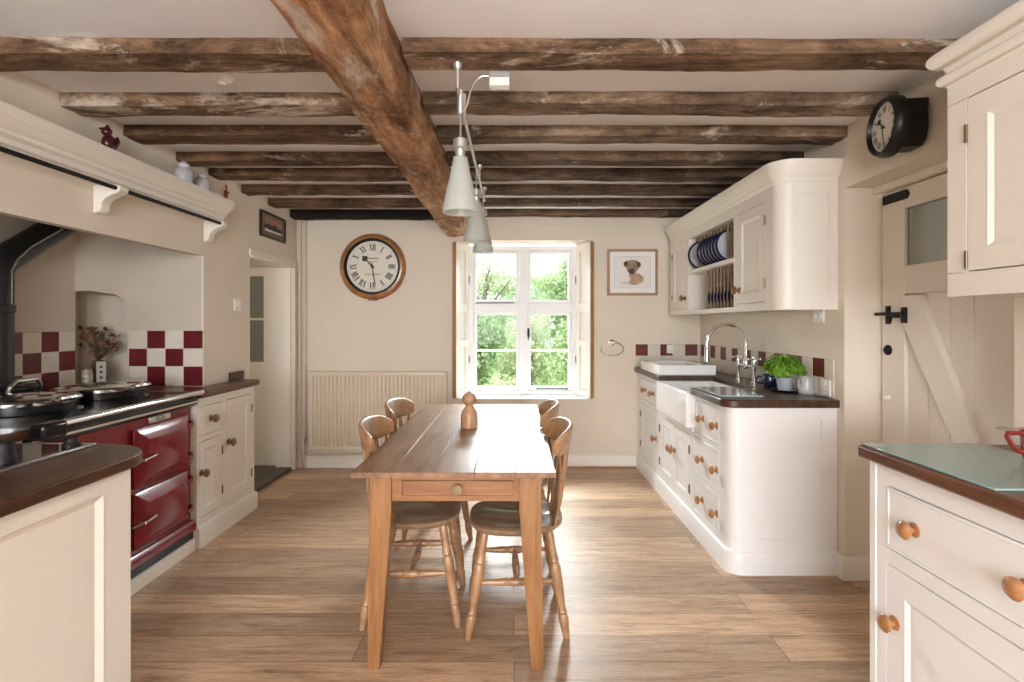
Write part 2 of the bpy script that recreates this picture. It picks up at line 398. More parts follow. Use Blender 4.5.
# rear wall behind the camera with window
m = MB()
m.box(-2.12,-1.6,YN-.2,YN,0,ZC); m.box(1.0,1.90,YN-.2,YN,0,ZC); m.box(-1.6,1.0,YN-.2,YN,0,.7); m.box(-1.6,1.0,YN-.2,YN,2.2,ZC)
struct(m.build('wall_rear', WALL))
m = MB()
for a,b,c,d in ((-1.6,-1.54,.7,2.2),(.94,1.0,.7,2.2),(-.33,-.27,.7,2.2),(-1.6,1.0,.7,.76),(-1.6,1.0,2.14,2.2)):
    m.box(a,b,YN-.12,YN-.06,c,d)
w2 = struct(m.build('window_2', WHITE))
# hall beyond left doorway
m = MB()
m.box(-4.2,-2.12,YB+.12,YB+.3,0,ZC); m.box(-4.2,-2.75,3.30,3.40,0,ZC); m.box(-4.3,-4.2,3.3,YB+.3,0,ZC)
m.box(-2.80,-2.44,3.40,3.5,0,ZC); m.box(-2.44,XL-.015,3.40,3.82,0,ZC)
struct(m.build('wall_hall', WALL))
m = MB(); m.box(-4.2,-2.12,3.40,YB+.12,-.1,.028); m.box(-2.12,-1.985,3.825,4.565,0,.028)
struct(m.build('floor_hall', STONE, bevel=.006), 'dark stone threshold and hall floor')
# passage behind right door
m = MB()
m.box(2.7,2.8,1.3,3.1,0,ZC); m.box(1.90,2.8,1.2,1.3,0,ZC); m.box(1.90,2.8,3.1,3.2,0,ZC); m.box(1.90,2.8,1.2,3.2,-.1,0); m.box(2.0,2.8,1.2,3.2,ZC,ZC+.1)
struct(m.build('wall_passage', WALL))
# skirtings
prof = [(0,0),(.018,0),(.018,.095),(.012,.11),(0,.115)]
m = MB(); m.sweep([(-1.88,YB),(1.125,YB)], prof); struct(m.build('baseboard_back', CREAM))
m = MB(); m.cyl((-.60,YB-.024,.008),(1.10,YB-.024,.008),.008,8); struct(m.build('trim_1', CHAIRW), 'thin wooden bead along the back skirting')
m = MB(); m.sweep([(1.69,2.672),(1.69,2.62),(1.865,2.62)], [(0,0),(.018,0),(.018,.095),(.012,.11),(0,.115)])
struct(m.build('baseboard_right', CREAM), 'cream skirting on the door pier')
# door linings
m = MB(); m.box(-2.12,XL-.02,4.55,4.57,.028,1.82); m.box(-2.12,XL+.012,3.82,4.57,1.80,1.82); m.box(XL,XL+.014,4.57,4.62,.0,1.86); m.box(XL,XL+.014,3.80,4.57,1.82,1.86)
struct(m.build('trim_2', CREAM, bevel=.003), 'cream door lining and head in the left wall')
m = MB(); m.box(1.835,1.865,1.73,2.62,1.965,2.0); m.box(1.835,1.90,1.735,1.79,0,1.965)
struct(m.build('trim_3', CREAM, bevel=.003))

# ------------------------------------------------------------------ hall door (open leaf, glazed)
hd = thing('door_1', 'cream half-glazed door standing open in the left doorway', 'door', (-2.125,4.60,.03)); hd['kind'] = 'structure'
m = MB()
W_, H_ = .74, 1.78
m.box(-W_,0,0,.035,0,.93) ; m.box(-W_,-.62,0,.035,.93,1.70); m.box(-.125,0,0,.035,.93,1.70); m.box(-W_,0,0,.035,1.70,H_)
m.box(-.62,-.125,.004,.03,1.305,1.325)
m.build('leaf', CREAM, hd, bevel=.003)
MB().box(-.62,-.125,.012,.022,.93,1.70).build('pane', REED, hd)
for z in (.25,.85,1.5):
    MB().cyl((.0,-.006,z),(.0,-.006,z+.07),.006,8).build('hinge', BRASSD, hd)

# ------------------------------------------------------------------ ledged door on the right
rd = thing('door_2', 'cream ledged and braced door with small pane in right recess', 'door', (1.872,2.605,.01), -PI/2); rd['kind'] = 'structure'
# local: x toward camera, y into wall
DW, DH = .80, 1.95
m = MB()
m.box(0,.15,0,.035,0,DH); m.box(.62,DW,0,.035,0,DH); m.box(.15,.62,0,.035,1.85,DH); m.box(.15,.62,0,.035,1.44,1.575)
m.box(.15,.62,0,.035,0,.16)
k = .15
for i in range(4):
    a = .15 + .1175*i
    m.box(a+.0015, a+.1160, .018, .034, .16, 1.44)
m.build('frame', CREAM, rd, bevel=.003)
m = MB(); q = [(.14,1.312),(.618,.474),(.618,.657),(.25,1.43),(.14,1.43)]
m.prism([(x,z) for x,z in reversed(q)], -.012, .018, 'y'); m.build('brace', CREAM, rd, bevel=.003)
MB().box(.15,.62,.014,.02,1.575,1.85).build('pane', DGLASS, rd)
m = MB(); m.prism([(.015,1.893),(.17,1.893),(.185,1.915),(.17,1.937),(.015,1.937)],-.008,0,'y')
m.build('top_bolt', IRON, rd)
m = MB(); m.box(.035,.062,-.008,0,1.295,1.385); m.box(.155,.185,-.022,-.0125,1.30,1.375); m.cyl((-.04,-.022,1.345),(.17,-.022,1.345),.0085,10); m.box(.10,.14,-.026,-.0125,1.325,1.350)
m.tube([(.075,-.01,1.325),(.09,-.025,1.305),(.1,-.03,1.31)],.006,8)
m.build('latch', IRON, rd)
m = MB(); m.lathe((.045,0,1.165),(.045,-.02,1.165),[(0,.026),(.3,.026),(.6,.018),(1,.01)],16); m.build('lock_cover', IRON, rd)
m = MB(); m.lathe((.048,0,.93),(.048,-.03,.93),[(0,.012),(.3,.008),(.6,.013),(.9,.012),(1,.004)],14); m.build('knob', PLASTIC, rd)

# ------------------------------------------------------------------ window
wn = thing('window_1', 'white four-light casement window over the garden', 'window', (0,YB+.19,0)); wn['kind'] = 'structure'
m = MB(); d0, d1 = 0, .07
m.box(IX0,IX0+.045,d0,d1,.62,2.035); m.box(IX1-.045,IX1,d0,d1,.62,2.035); m.box(IX0+.045,IX1-.045,d0,d1,1.995,2.035); m.box(IX0+.045,IX1-.045,d0,d1,.62,.67)
m.box(.05,.13,d0,d1,.67,1.995); m.box(IX0+.045,.05,d0,d1,1.415,1.49); m.box(.13,IX1-.045,d0,d1,1.415,1.49)
m.build('frame', WHITE, wn, bevel=.004)
for a, b in ((IX0+.045,.05),(.13,IX1-.045)):
    for z0, z1, bar in ((.67,1.415,True),(1.49,1.995,False)):
        t = .03; m = MB()
        m.box(a+.002,a+t,.012,.055,z0+.002,z1-.002); m.box(b-t,b-.002,.012,.055,z0+.002,z1-.002)
        m.box(a+t,b-t,.012,.055,z0+.002,z0+t+.008); m.box(a+t,b-t,.012,.055,z1-t,z1-.002)
        if bar: m.box(a+t,b-t,.018,.05,1.038,1.058)
        c = m.build('casement', WHITE, wn, bevel=.003)
        MB().box(a+t-.003,b-t+.003,.033,.037,z0+t,z1-t+.003).build('pane', GLASS, c)
m = MB(); m.box(.126,.148,-.012,0,1.18,1.26); m.box(.133,.141,-.03,-.012,1.15,1.245); m.build('catch', IRON, wn)
m = MB(); m.cyl((.22,-.008,.69),(.50,-.008,.69),.007,8); m.cyl((.22,-.008,.69),(.22,.012,.69),.009,8); m.cyl((.5,-.008,.69),(.5,.012,.69),.009,8); m.build('stay', IRON, wn)
m = MB(); m.cyl((-.36,-.004,1.50),(-.0,-.004,1.50),.004,8); m.build('stay', IRON, wn)
m = MB(); m.prism([(WX0+.03,YB-.02),(WX1-.03,YB-.02),(IX1,YB+.188),(IX0,YB+.188)], WZ0, WZ0+.014)
struct(m.build('trim_4', WHITE, bevel=.004), 'white window sill board')

# shutters
def shutter(label, hx, hy, ex, ey, side):
    L_ = math.hypot(ex-hx, ey-hy); ang = math.atan2(ey-hy, ex-hx)
    t = thing('window_shutter', label, 'shutter', (hx,hy,.632), ang, 'panelled shutters beside the window')
    H = 1.41; th = .034
    ya, yb = (-th, 0) if side < 0 else (0, th)   # room-facing side at y=0
    yf, yp = 0, (-.014 if side < 0 else .014)
    m = MB(); st = .055
    zs = [(.06,.46),(.52,.78),(.86,1.34)]
    m.box(0,st,ya,yb,0,H); m.box(L_-.004-st,L_-.004,ya,yb,0,H)
    edges = [0] + [z for p in zs for z in p] + [H]
    for i in range(0,len(edges),2): m.box(st,L_-.004-st,ya,yb,edges[i],edges[i+1])
    for z0,z1 in zs:
        m.box(st,L_-.004-st,min(yp,yp*2),max(yp,yp*2),z0,z1)
    m.build('panelled_leaf', CREAM, t, bevel=.003)
    m = MB(); m.box(L_-.004,L_+.004,ya-.002,yb+.002,0,H)
    tag(m.build('edge_strip', SHUTW, t, bevel=.002), 'bare pine leading edge')
    m = MB(); m.box(.02,L_-.01,(yb if side>0 else ya-.006),(yb+.006 if side>0 else ya),.01,H-.01); m.build('back_board', SHUTW, t)
    for z in (.3,1.05): MB().cyl((.0,0,z),(.0,0,z+.07),.006,8).build('hinge', IRON, t)
    return t
shutter('white panelled shutter with pine edge folded back on the left of the window', -.43+.006, YB+.178, -.522, YB-.045, -1)
shutter('white panelled shutter with pine edge folded back on the right of the window', .59-.006, YB+.178, .688, YB-.045, 1)

# ------------------------------------------------------------------ timbers
def timber(name, mat, x0, x1, y0, y1, z0, z1, along='x', seed=0, amp=.008, chamfer=0, n=44, m_=6):
    """rough hewn: cross section ring wobbled along the length"""
    vs = []; fs = []
    sec = []
    def lerp(a,b,t): return a+(b-a)*t
    k = m_
    c = chamfer
    base = [(0,0),(1,0),(1,1),(0,1)]
    pts = []
    a0, a1, b0, b1 = (y0,y1,z0,z1) if along == 'x' else (x0,x1,z0,z1)
    corners = [(a0,b0),(a1-c,b0),(a1,b0+c),(a1,b1),(a0,b1)] if c else [(a0,b0),(a1,b0),(a1,b1),(a0,b1)]
    nc = len(corners)
    for i in range(nc):
        p, q = corners[i], corners[(i+1)%nc]
        for j in range(k): pts.append((lerp(p[0],q[0],j/k), lerp(p[1],q[1],j/k)))
    ns = len(pts)
    l0, l1 = (x0,x1) if along == 'x' else (y0,y1)
    for i in range(n+1):
        l = lerp(l0,l1,i/n)
        sag = amp*1.3*noise.noise(Vector((l*.9, seed*3.1, 1.7)))
        yaw = amp*1.3*noise.noise(Vector((l*.8, seed*5.3, 9.7)))
        for a, b in pts:
            w1 = amp*noise.noise(Vector((l*3.5, a*14+seed*7, b*14))) + amp*.6*noise.noise(Vector((l*11, a*30+seed, b*30)))
            w2 = amp*noise.noise(Vector((l*3.5+40, a*14+seed*7, b*14))) + amp*.6*noise.noise(Vector((l*11+9, a*30+seed, b*30)))
            top = 0 if b >= b1-1e-6 else 1
            aa = a + w1 + yaw; bb = b + (w2 + sag)*top
            vs.append((l,aa,bb) if along == 'x' else (aa,l,bb))
    for i in range(n):
        for j in range(ns):
            j2 = (j+1)%ns
            fs.append((i*ns+j,(i+1)*ns+j,(i+1)*ns+j2,i*ns+j2))
    fs.append(tuple(range(ns))); fs.append(tuple(range((n+1)*ns-1,n*ns-1,-1)))
    mb = MB(); mb.add(vs, fs)
    return mb.build(name, mat, angle=60)
tag(timber('main_beam', BEAMOAK, -.60,-.405,YN,YB,2.10,ZC-.001,'y',3,.011,.03,90),
    'massive rough oak main beam running down the room to above the window', 'beam')
JY = [1.797,2.207,2.586,2.976,3.30,3.683,4.098,4.49]
ordn = ['nearest','second nearest','third nearest','fourth nearest','fifth nearest','sixth nearest','seventh nearest']
for i, y in enumerate(JY):
    w = .125 if i < 3 else .115 if i < 6 else .10
    zb = 2.255
    lx = -1.968
    zl = zb - (.02 if i == 7 else 0)
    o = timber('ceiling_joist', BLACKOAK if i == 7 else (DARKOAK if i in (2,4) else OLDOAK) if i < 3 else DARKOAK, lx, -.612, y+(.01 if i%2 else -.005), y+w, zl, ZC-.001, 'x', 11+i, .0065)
    tag(o, ('blackened joist against the back wall, left of the main beam' if i == 7 else
            f'rough oak joist left of the main beam, {ordn[i]} of the eight'), 'beam', 'joists left of the main beam')
    rx = 1.688
    if i == 0: rx = 1.62
    if i == 1: rx = 1.665
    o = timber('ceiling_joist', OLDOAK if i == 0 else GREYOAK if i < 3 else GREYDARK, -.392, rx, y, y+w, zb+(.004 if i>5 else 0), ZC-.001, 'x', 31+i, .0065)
    tag(o, ('rough oak joist right of the main beam, last one before the back wall' if i == 7 else
            f'rough oak joist right of the main beam, {ordn[i]} of the eight'), 'beam', 'joists right of the main beam')

# ------------------------------------------------------------------ mantel shelf
mt = thing('mantel_shelf', 'cream moulded mantel shelf with scrolled brackets over the range', 'shelf', (XL,0,0))
Y0m, Y1m = .6, 3.33
prof = [(0,1.958),(.060,1.958),(.064,1.972),(.080,1.978),(.084,1.998),(.104,2.008),(.106,2.022),(.122,2.028),(.132,2.042),(.150,2.058),(.153,2.098),(0,2.098)]
m = MB(); m.sweep([(0,Y0m),(0,Y1m)], prof); m.build('shelf', CREAM, mt)
def corbel(y):
    p = [(0.002,1.825),(.018,1.825),(.034,1.833),(.040,1.85),(.042,1.875),(.058,1.895),(.092,1.912),(.116,1.920),(.128,1.932),(.130,1.948),(.124,1.9575),(.002,1.9575)]
    m = MB(); m.prism(p[::-1], y-.03, y+.03, 'y'); m.build('bracket', CREAM, mt, bevel=.006)
for y in (1.5,2.42,3.27): corbel(y)
rl_ = thing('mantel_rail', 'black iron rail running under the mantel shelf', 'rail', (XL+.110,1.47,1.941))
m = MB()
for a,b in ((-.85,-.002),(.062,.918),(.982,1.768)): m.cyl((0,a,0),(0,b,0),.010,12); m.build('rod', IRON, rl_); m = MB()
sd = thing('smoke_detector', 'small white round detector on the ceiling between the first two left joists', 'detector', (-1.174,2.065,ZC))
MB().lathe((0,0,0),(0,0,-.032),[(0,.042),(.35,.042),(.6,.034),(1,.026)],24).build('housing', PLASTIC, sd)
MB().lathe((0,0,-.032),(0,0,-.040),[(0,.015),(1,.010)],16).build('sensor_cap', PLASTIC, sd)
# ornaments on mantel
f = thing('figurine', 'small dark red figurine standing on the mantel shelf', 'ornament', (-1.885,2.385,2.099)); f.scale = (.84,.84,.84)
m = MB(); m.sphere((0,0,.055),.042,.8,1,1.15); m.sphere((0,-.018,.115),.026); m.lathe((0,-.04,.12),(0,-.07,.115),[(0,.012),(1,.004)],10)
m.lathe((0,0,0),(0,0,.03),[(0,.03),(.3,.03),(1,.018)],14); m.tube([(0,.03,.06),(0,.055,.085),(0,.06,.11)],[.022,.016,.006],8)
m.build('body', plain('dark_red_glaze', (.06,.008,.012), .3, coat=.3), f)
m = MB(); m.sphere((0,-.012,.142),.012,.5,1.3,1); m.build('crest', plain('dark_glaze', (.02,.006,.008), .4), f)
PG = plain('pale_grey_china', (.55,.54,.56), .3, var=.25, vscale=30)
def lump(label, loc, k):
    m = MB(); m.lathe((0,0,0),(0,0,.105*k),[(0,.03*k),(.1,.034*k),(.4,.042*k),(.62,.034*k),(.72,.02*k),(.85,.024*k),(1,.006*k)],16)
    return tag(m.build('china_ornament', PG, loc=loc), label, 'ornament', 'pale china ornaments on the mantel')
lump('pale grey china ornament on the mantel, nearer the red figurine', (-1.89,2.93,2.099), 1.3)
lump('smaller pale grey china ornament at the far end of the mantel', (-1.89,3.10,2.099), 1.15)
m = MB(); m.cyl((XL,3.49,2.245),(XL+.012,3.49,2.245),.006,8); m.tube([(XL+.01,3.49,2.245),(XL+.012,3.49,2.21),(XL+.02,3.49,2.19),(XL+.028,3.49,2.20)],.005,8); m.box(XL+.002,XL+.010,3.475,3.505,2.155,2.21)
tag(m.build('wall_hook', plain('red_paint', (.3,.03,.03), .4)), 'tiny red hook on the left wall beyond the mantel', 'hook')

# ------------------------------------------------------------------ cabinet kit (local: x width, y inward, z up, front at y=0)
def face_frame(mb, x0, x1, z0, z1, ops, y0=0, y1=.022):
    xs = sorted({x0,x1} | {v for o in ops for v in o[:2]}); zs = sorted({z0,z1} | {v for o in ops for v in o[2:4]})
    # merge: per z band, maximal x runs
    for za, zb in zip(zs, zs[1:]):
        zc = (za+zb)/2; run = None
        for xa, xb in zip(xs, xs[1:]):
            xc = (xa+xb)/2
            solid = not any(o[0] < xc < o[1] and o[2] < zc < o[3] for o in ops)
            if solid: run = (run[0] if run else xa, xb)
            if (not solid or xb == xs[-1]) and run:
                mb.box(run[0],run[1],y0,y1,za,zb); run = None
def knob(parent, x, z, mat=KNOBW, k=1.0, y=0):
    m = MB(); m.lathe((x,y,z),(x,y-.046*k,z),[(0,.021*k),(.06,.021*k),(.14,.0105*k),(.38,.010*k),(.5,.015*k),(.58,.0245*k),(.74,.027*k),(.9,.02*k),(1,.004*k)],20)
    return m.build('knob', mat, parent)
def hinge(parent, x, z, mat=BRASSD):
    m = MB(); m.cyl((x,-.003,z),(x,-.003,z+.055),.0045,8); return m.build('hinge', mat, parent)
def panel_door(parent, x0, x1, z0, z1, mat, st=.065, knob_at=None, hinge_x=None, kmat=KNOBW, kk=1.0, name='door', hz=None):
    g = .0035; x0 += g; x1 -= g; z0 += g; z1 -= g
    m = MB(); t = .021
    m.box(x0,x0+st,0,t,z0,z1); m.box(x1-st,x1,0,t,z0,z1); m.box(x0+st,x1-st,0,t,z0,z0+st); m.box(x0+st,x1-st,0,t,z1-st,z1)
    a,b,c,d = x0+st,x1-st,z0+st,z1-st; e = .014; yd = .008
    m.box(a,b,yd,t,c,d)
    # raised bead around the panel
    for p in ([(a,c),(b,c),(b-e,c+e),(a+e,c+e)],[(b,c),(b,d),(b-e,d-e),(b-e,c+e)],[(b,d),(a,d),(a+e,d-e),(b-e,d-e)],[(a,d),(a,c),(a+e,c+e),(a+e,d-e)]):
        vs = [(p[0][0],-.0012,p[0][1]),(p[1][0],-.0012,p[1][1]),(p[2][0],yd-.001,p[2][1]),(p[3][0],yd-.001,p[3][1])]
        m.add(vs, [(0,1,2,3)])
        # outer lip of the bead
        vs = [(p[0][0],0,p[0][1]),(p[1][0],0,p[1][1]),(p[1][0],-.0012,p[1][1]),(p[0][0],-.0012,p[0][1])]
        m.add(vs, [(0,1,2,3)])
    o = m.build(name, mat, parent)
    if knob_at: knob(o, knob_at[0], knob_at[1], kmat, kk)
    if hinge_x is not None:
        for z in (hz or (z0+.07, z1-.125)): hinge(o, hinge_x, z)
    return o
def drawer(parent, x0, x1, z0, z1, mat, knobs, kmat=KNOBW, kk=1.0):
    g = .0035
    m = MB(); m.box(x0+g,x1-g,0,.021,z0+g,z1-g); 
    e = .010
    for a,b,c,d in ((x0+g,x1-g,z0+g,z0+g+e),(x0+g,x1-g,z1-g-e,z1-g),(x0+g,x0+g+e,z0+g+e,z1-g-e),(x1-g-e,x1-g,z0+g+e,z1-g-e)):
        m.box(a,b,-.003,0,c,d)
    o = m.build('drawer', mat, parent, bevel=.0015, seg=1)
    for x, z in knobs: knob(o, x, z, kmat, kk)
    return o

# ------------------------------------------------------------------ range cooker
rg = thing('range_cooker', 'claret red cast iron range cooker with two chrome lids in the inglenook', 'cooker', (-1.86,1.95,0), PI/2)
m = MB(); m.box(0,1.0,0,.70,.1225,.835); m.build('body', RED, rg, bevel=.01, seg=3)
m = MB(); m.box(.0,1.0,-.018,0,.122,.178); m.sweep([(0,-.018),(1.0,-.018)], [(0,.178),(0,.122),(.012,.122),(.016,.14),(.010,.165)]); m.build('base_moulding', RED, rg, bevel=.003)
m = MB(); m.box(.0,1.0,-.012,.68,.071,.122); tag(m.build('plinth_gap', BLACK, rg), 'black recessed base')
m = MB(); m.box(0,.998,-.025,.60,0,.07); tag(m.build('plinth', CREAM, rg, bevel=.003), 'cream plinth under the range')
m = MB(); m.box(-.005,1.022,-.03,.70,.835,.90); tag(m.build('top_plate', BLACK, rg, bevel=.012, seg=3), 'black enamel hob top')
m = MB(); m.box(-.003,1.018,-.034,-.029,.852,.862); m.build('trim_strip', CHROME, rg)
m = MB(); m.cyl((.09,-.062,.912),(1.01,-.062,.912),.0135,16)
rl = m.build('rail', CHROME, rg)
m = MB(); m.box(.93,.955,-.06,-.03,.88,.905); m.build('bracket', BLACK, rl, bevel=.004); m = MB(); m.cyl((1.01,-.062,.912),(1.03,-.062,.912),.016,12); m.build('end_cap', BLACK, rl)
m = MB(); m.box(-.015,.095,-.085,-.02,.86,.925); m.build('bracket', BLACK, rl, bevel=.015, seg=3)
# doors
def oven_door(x0,x1,z0,z1,right=True):
    m = MB(); e = .055
    m.box(x0,x1,-.018,-.002,z0,z1)
    a = [(x0,-.018,z0),(x1,-.018,z0),(x1,-.018,z1),(x0,-.018,z1)]
    b = [(x0+e,-.050,z0+e),(x1-e,-.050,z0+e),(x1-e,-.050,z1-e),(x0+e,-.050,z1-e)]
    m.add(a+b, [(0,1,5,4),(1,2,6,5),(2,3,7,6),(3,0,4,7),(4,5,6,7)])
    o = m.build('oven_door', RED, rg, bevel=.004, seg=2)
    hz = (z0+z1)/2
    m = MB(); m.cyl((x0+.02,-.055,hz-.005),(x0+.09,-.062,hz+.005),.006,10); m.cyl((x0+.02,-.03,hz-.005),(x0+.02,-.06,hz-.005),.008,10); m.cyl((x0-.025,-.025,hz-.015),(x0+.02,-.05,hz-.005),.007,10)
    m.build('latch', CHROME, o)
    for z in (z0+.055, z1-.055):
        m = MB(); m.cyl((x1-.05,-.045,z),(x1+.035,-.018,z),.009,10); m.cyl((x1+.03,-.012,z-.018),(x1+.03,-.012,z+.018),.011,10); m.build('hinge', RED, o)
oven_door(.535,.945,.50,.79); oven_door(.535,.945,.20,.475)
oven_door(.09,.44,.46,.70)
m = MB(); m.lathe((.735,0,.812),(.735,-.006,.812),[(0,.017),(.6,.017),(1,.013)],24)
o = MB(); o.box(.655,.815,-.006,0,.797,.829)
bd = o.build('badge', STEEL, rg, bevel=.004)
def text_mesh(txt, size, mat, parent, loc, rot, name='lettering'):
    c = bpy.data.curves.new('t','FONT'); c.body = txt; c.size = size; c.align_x = 'CENTER'; c.align_y = 'CENTER'; c.extrude = .0004
    t = bpy.data.objects.new('t', c); COL.objects.link(t)
    bpy.context.view_layer.update()
    me = bpy.data.meshes.new_from_object(t.evaluated_get(bpy.context.evaluated_depsgraph_get()))
    bpy.data.objects.remove(t); bpy.data.curves.remove(c)
    me.name = name; me.materials.clear(); me.materials.append(mat)
    o = bpy.data.objects.new(name, me); COL.objects.link(o); o.parent = parent; o.location = loc; o.rotation_euler = rot
    return o
text_mesh('AGA', .034, INK, bd, (.735,-.0068,.813), (PI/2,0,0))
# lids
for x in (.345,.79):
    yy = .345
    m = MB(); m.lathe((x,yy,.90),(x,yy,.960),[(0,.215),(.25,.215),(.35,.195),(1,.195)],40); c = m.build('hotplate_collar', BLACK, rg)
    m = MB(); m.lathe((x,yy,.957),(x,yy,.995),[(0,.205),(.35,.206),(.55,.196),(.75,.16),(.92,.08),(1,.0)],48); l = m.build('lid', CHROME, rg)
    m = MB(); pts = []
    for i in range(145):
        t = i/144; a = t*2*PI*12
        pts.append((x-.06+.12*t, yy-.212+.011*math.cos(a), .975+.011*math.sin(a)))
    m.tube(pts,.0035,6); m.cyl((x-.065,yy-.212,.975),(x-.065,yy-.18,.972),.006,8); m.cyl((x+.065,yy-.212,.975),(x+.065,yy-.18,.972),.006,8); m.build('coil_handle', CHROME, l)
# flue
m = MB(); px, py = .515, .635
m.tube([(px,py,.92),(px,py,1.555),(px+.012,py,1.59),(px+.045,py,1.625),(px+.34,py,1.84),(px+.62,py,2.045)],.066,24)
m.lathe((px,py,1.36),(px,py,1.40),[(0,.066),(.1,.072),(.9,.072),(1,.066)],24); m.build('flue_pipe', PIPEB, rg)
m = MB(); m.tube([(px+.0,py-.075,1.40),(px,py-.075,1.56),(px+.03,py-.075,1.62),(px+.10,py-.075,1.69),(px+.28,py-.075,1.815)],.004,8); m.build('flue_highlight', CHROME, rg)  # highlight along the black pipe, modelled as a thin chrome line
m = MB(); m.box(px-.10,px+.14,py-.11,py+.06,.90,1.01); fb = m.build('flue_box', BLACK, rg, bevel=.02, seg=3)
m = MB(); m.tube([(px-.07,py-.115,.955),(px-.065,py-.135,1.01),(px-.04,py-.14,1.035),(px+.06,py-.14,1.035),(px+.085,py-.135,1.01),(px+.09,py-.115,.955)],.010,10); m.build('handle', STEEL, fb)

# ------------------------------------------------------------------ left base cupboard beside range
def plinth_prof(h, o): return [(0,0),(o,0),(o,h-.02),(o-.006,h-.006),(0,h)]
lc = thing('base_cupboard', 'narrow cream base cupboard between the range and the left doorway', 'cabinet', (-1.835,2.962,0), PI/2)
W = .655
ops = [(.02,.255,.645,.82),(.02,.255,.165,.615),(.30,.615,.165,.82)]
m = MB(); face_frame(m, 0, W, 0, .868, ops); m.box(0,W,.022,.13,0,.868); m.build('carcass', CREAM, lc)
m = MB(); m.sweep([(0,0),(W,0),(W,.13)], plinth_prof(.125,.016)); m.build('plinth', CREAM, lc)
drawer(lc, *ops[0], CREAM, [(.138,.735)], DKNOB)
panel_door(lc, *ops[1], CREAM, .048, (.045,.43), .256, DKNOB)
panel_door(lc, *ops[2], CREAM, .055, (.332,.545), .616, DKNOB)
m = MB(); m.prism([(-2.43,2.985),(-1.818,2.985),(-1.818,3.665),(-1.968,3.665),(-1.968,3.238),(-2.43,3.238)], .869, .909)
wt = tag(m.build('worktop', WORKTOPR, bevel=.006), 'brown wood worktop strip on the narrow cupboard right of the range', 'worktop')
m = MB(); m.box(XL+.001,XL+.022,3.53,3.70,.909,.968); m.build('upstand', WORKTOP, wt, bevel=.003)

# sliver of cupboard left of range
sc = thing('base_cupboard', 'cream cupboard sliver left of the range behind the hob counter', 'cabinet', (-1.86,1.72,0), PI/2)
m = MB(); face_frame(m,0,.215,0,.868,[(.03,.19,.14,.82)]); m.box(0,.215,.022,.6,0,.868); m.build('carcass', CREAM, sc)
panel_door(sc,.03,.19,.14,.82,CREAM,.045,(.06,.5),.191,DKNOB)
m = MB(); m.box(-2.50,-1.835,1.715,1.942,.869,.909)
tag(m.build('worktop', WORKTOP, bevel=.005), 'short brown wood worktop left of the range', 'worktop')

# ------------------------------------------------------------------ left counter with hob
pn = thing('counter_cabinet', 'cream panelled cabinet under the hob at the left front', 'cabinet', (-1.168,-.6,0), PI/2)
L_ = 2.16
m = MB()
ops = [(.10,.95,.12,.822),(1.03,L_-.105,.12,.822)]
face_frame(m,0,L_,0,.874,ops,0,.010); m.box(0,L_,.010,.79,0,.874); m.build('carcass', CREAM, pn)
for a,b,c,d in ops:
    m = MB(); e = .018
    for p in ([(a,c),(b,c),(b-e,c+e),(a+e,c+e)],[(b,c),(b,d),(b-e,d-e),(b-e,c+e)],[(b,d),(a,d),(a+e,d-e),(b-e,d-e)],[(a,d),(a,c),(a+e,c+e),(a+e,d-e)]):
        m.add([(p[0][0],-.002,p[0][1]),(p[1][0],-.002,p[1][1]),(p[2][0],.0095,p[2][1]),(p[3][0],.0095,p[3][1])], [(0,1,2,3)])
    m.build('panel_moulding', CREAM, pn)
m = MB()
m.prism([(-1.968,-.62),(-1.14,-.62)] + [(-1.14-.25+.25*math.cos(R(a)), 1.53+.17*math.sin(R(a))) for a in range(0,91,9)] + [(-1.968,1.70)], .875, .912)
tag(m.build('worktop', WORKTOP, bevel=.006, seg=3), 'dark wood worktop with rounded corner holding the hob', 'worktop')
hb = thing('hob', 'black glass hob with silver edge set on the left worktop', 'hob', (-1.36,.95,.9125))
m = MB(); m.box(-.50,-.008,0,.71,0,.006); m.build('glass_top', HOBG, hb, bevel=.002)
m = MB(); m.box(-.010,.004,-.004,.714,0,.009); m.box(-.50,-.010,.71,.716,0,.008); tag(m.build('edge_trim', STEEL, hb, bevel=.002), 'silver edge trim')
m = MB(); m.lathe((-.045,.675,.006),(-.045,.675,.032),[(0,.024),(.3,.024),(.5,.019),(1,.017)],20); m.build('knob', IRON, hb)
m = MB(); m.lathe((-.075,.49,.006),(-.075,.49,.066),[(0,.030),(.2,.030),(.3,.026),(.9,.024),(1,.018)],20); m.build('knob', IRON, hb)

# ------------------------------------------------------------------ right near base unit
nb = thing('base_cupboard', 'white base cupboard with drawer and pale wooden knobs at the right front', 'cabinet', (1.165,1.672,0), -PI/2)
W = 1.9
ops = [(.07,.635,.61,.805),(.07,.635,.10,.562),(.70,1.27,.61,.805),(.70,1.27,.10,.562)]
m = MB(); face_frame(m,0,W,0,.869,ops); m.box(0,W,.022,.52,0,.869); m.box(0,.028,-.004,0,0,.869); m.build('carcass', WHITE, nb, bevel=.0015, seg=1)
drawer(nb,*ops[0],WHITE,[(.183,.708),(.512,.708)]); panel_door(nb,*ops[1],WHITE,.072,(.105,.392),None)
drawer(nb,*ops[2],WHITE,[(.83,.708),(1.14,.708)]); panel_door(nb,*ops[3],WHITE,.072,(.735,.392),None)
m = MB(); r = .012
m.prism([(1.688,-.25),(1.688,1.69)] + arc(1.13+r,1.69-r,r,90,180,6) + [(1.13,-.25)], .870, .910)
tag(m.build('worktop', WORKTOPR, bevel=.008, seg=3), 'red-brown wood worktop at the right front under a glass sheet', 'worktop')
m = MB(); m.prism([(1.142,1.215),(1.51,1.215),(1.525,1.235),(1.525,1.665),(1.51,1.682),(1.142,1.682)], .9105, .9165)
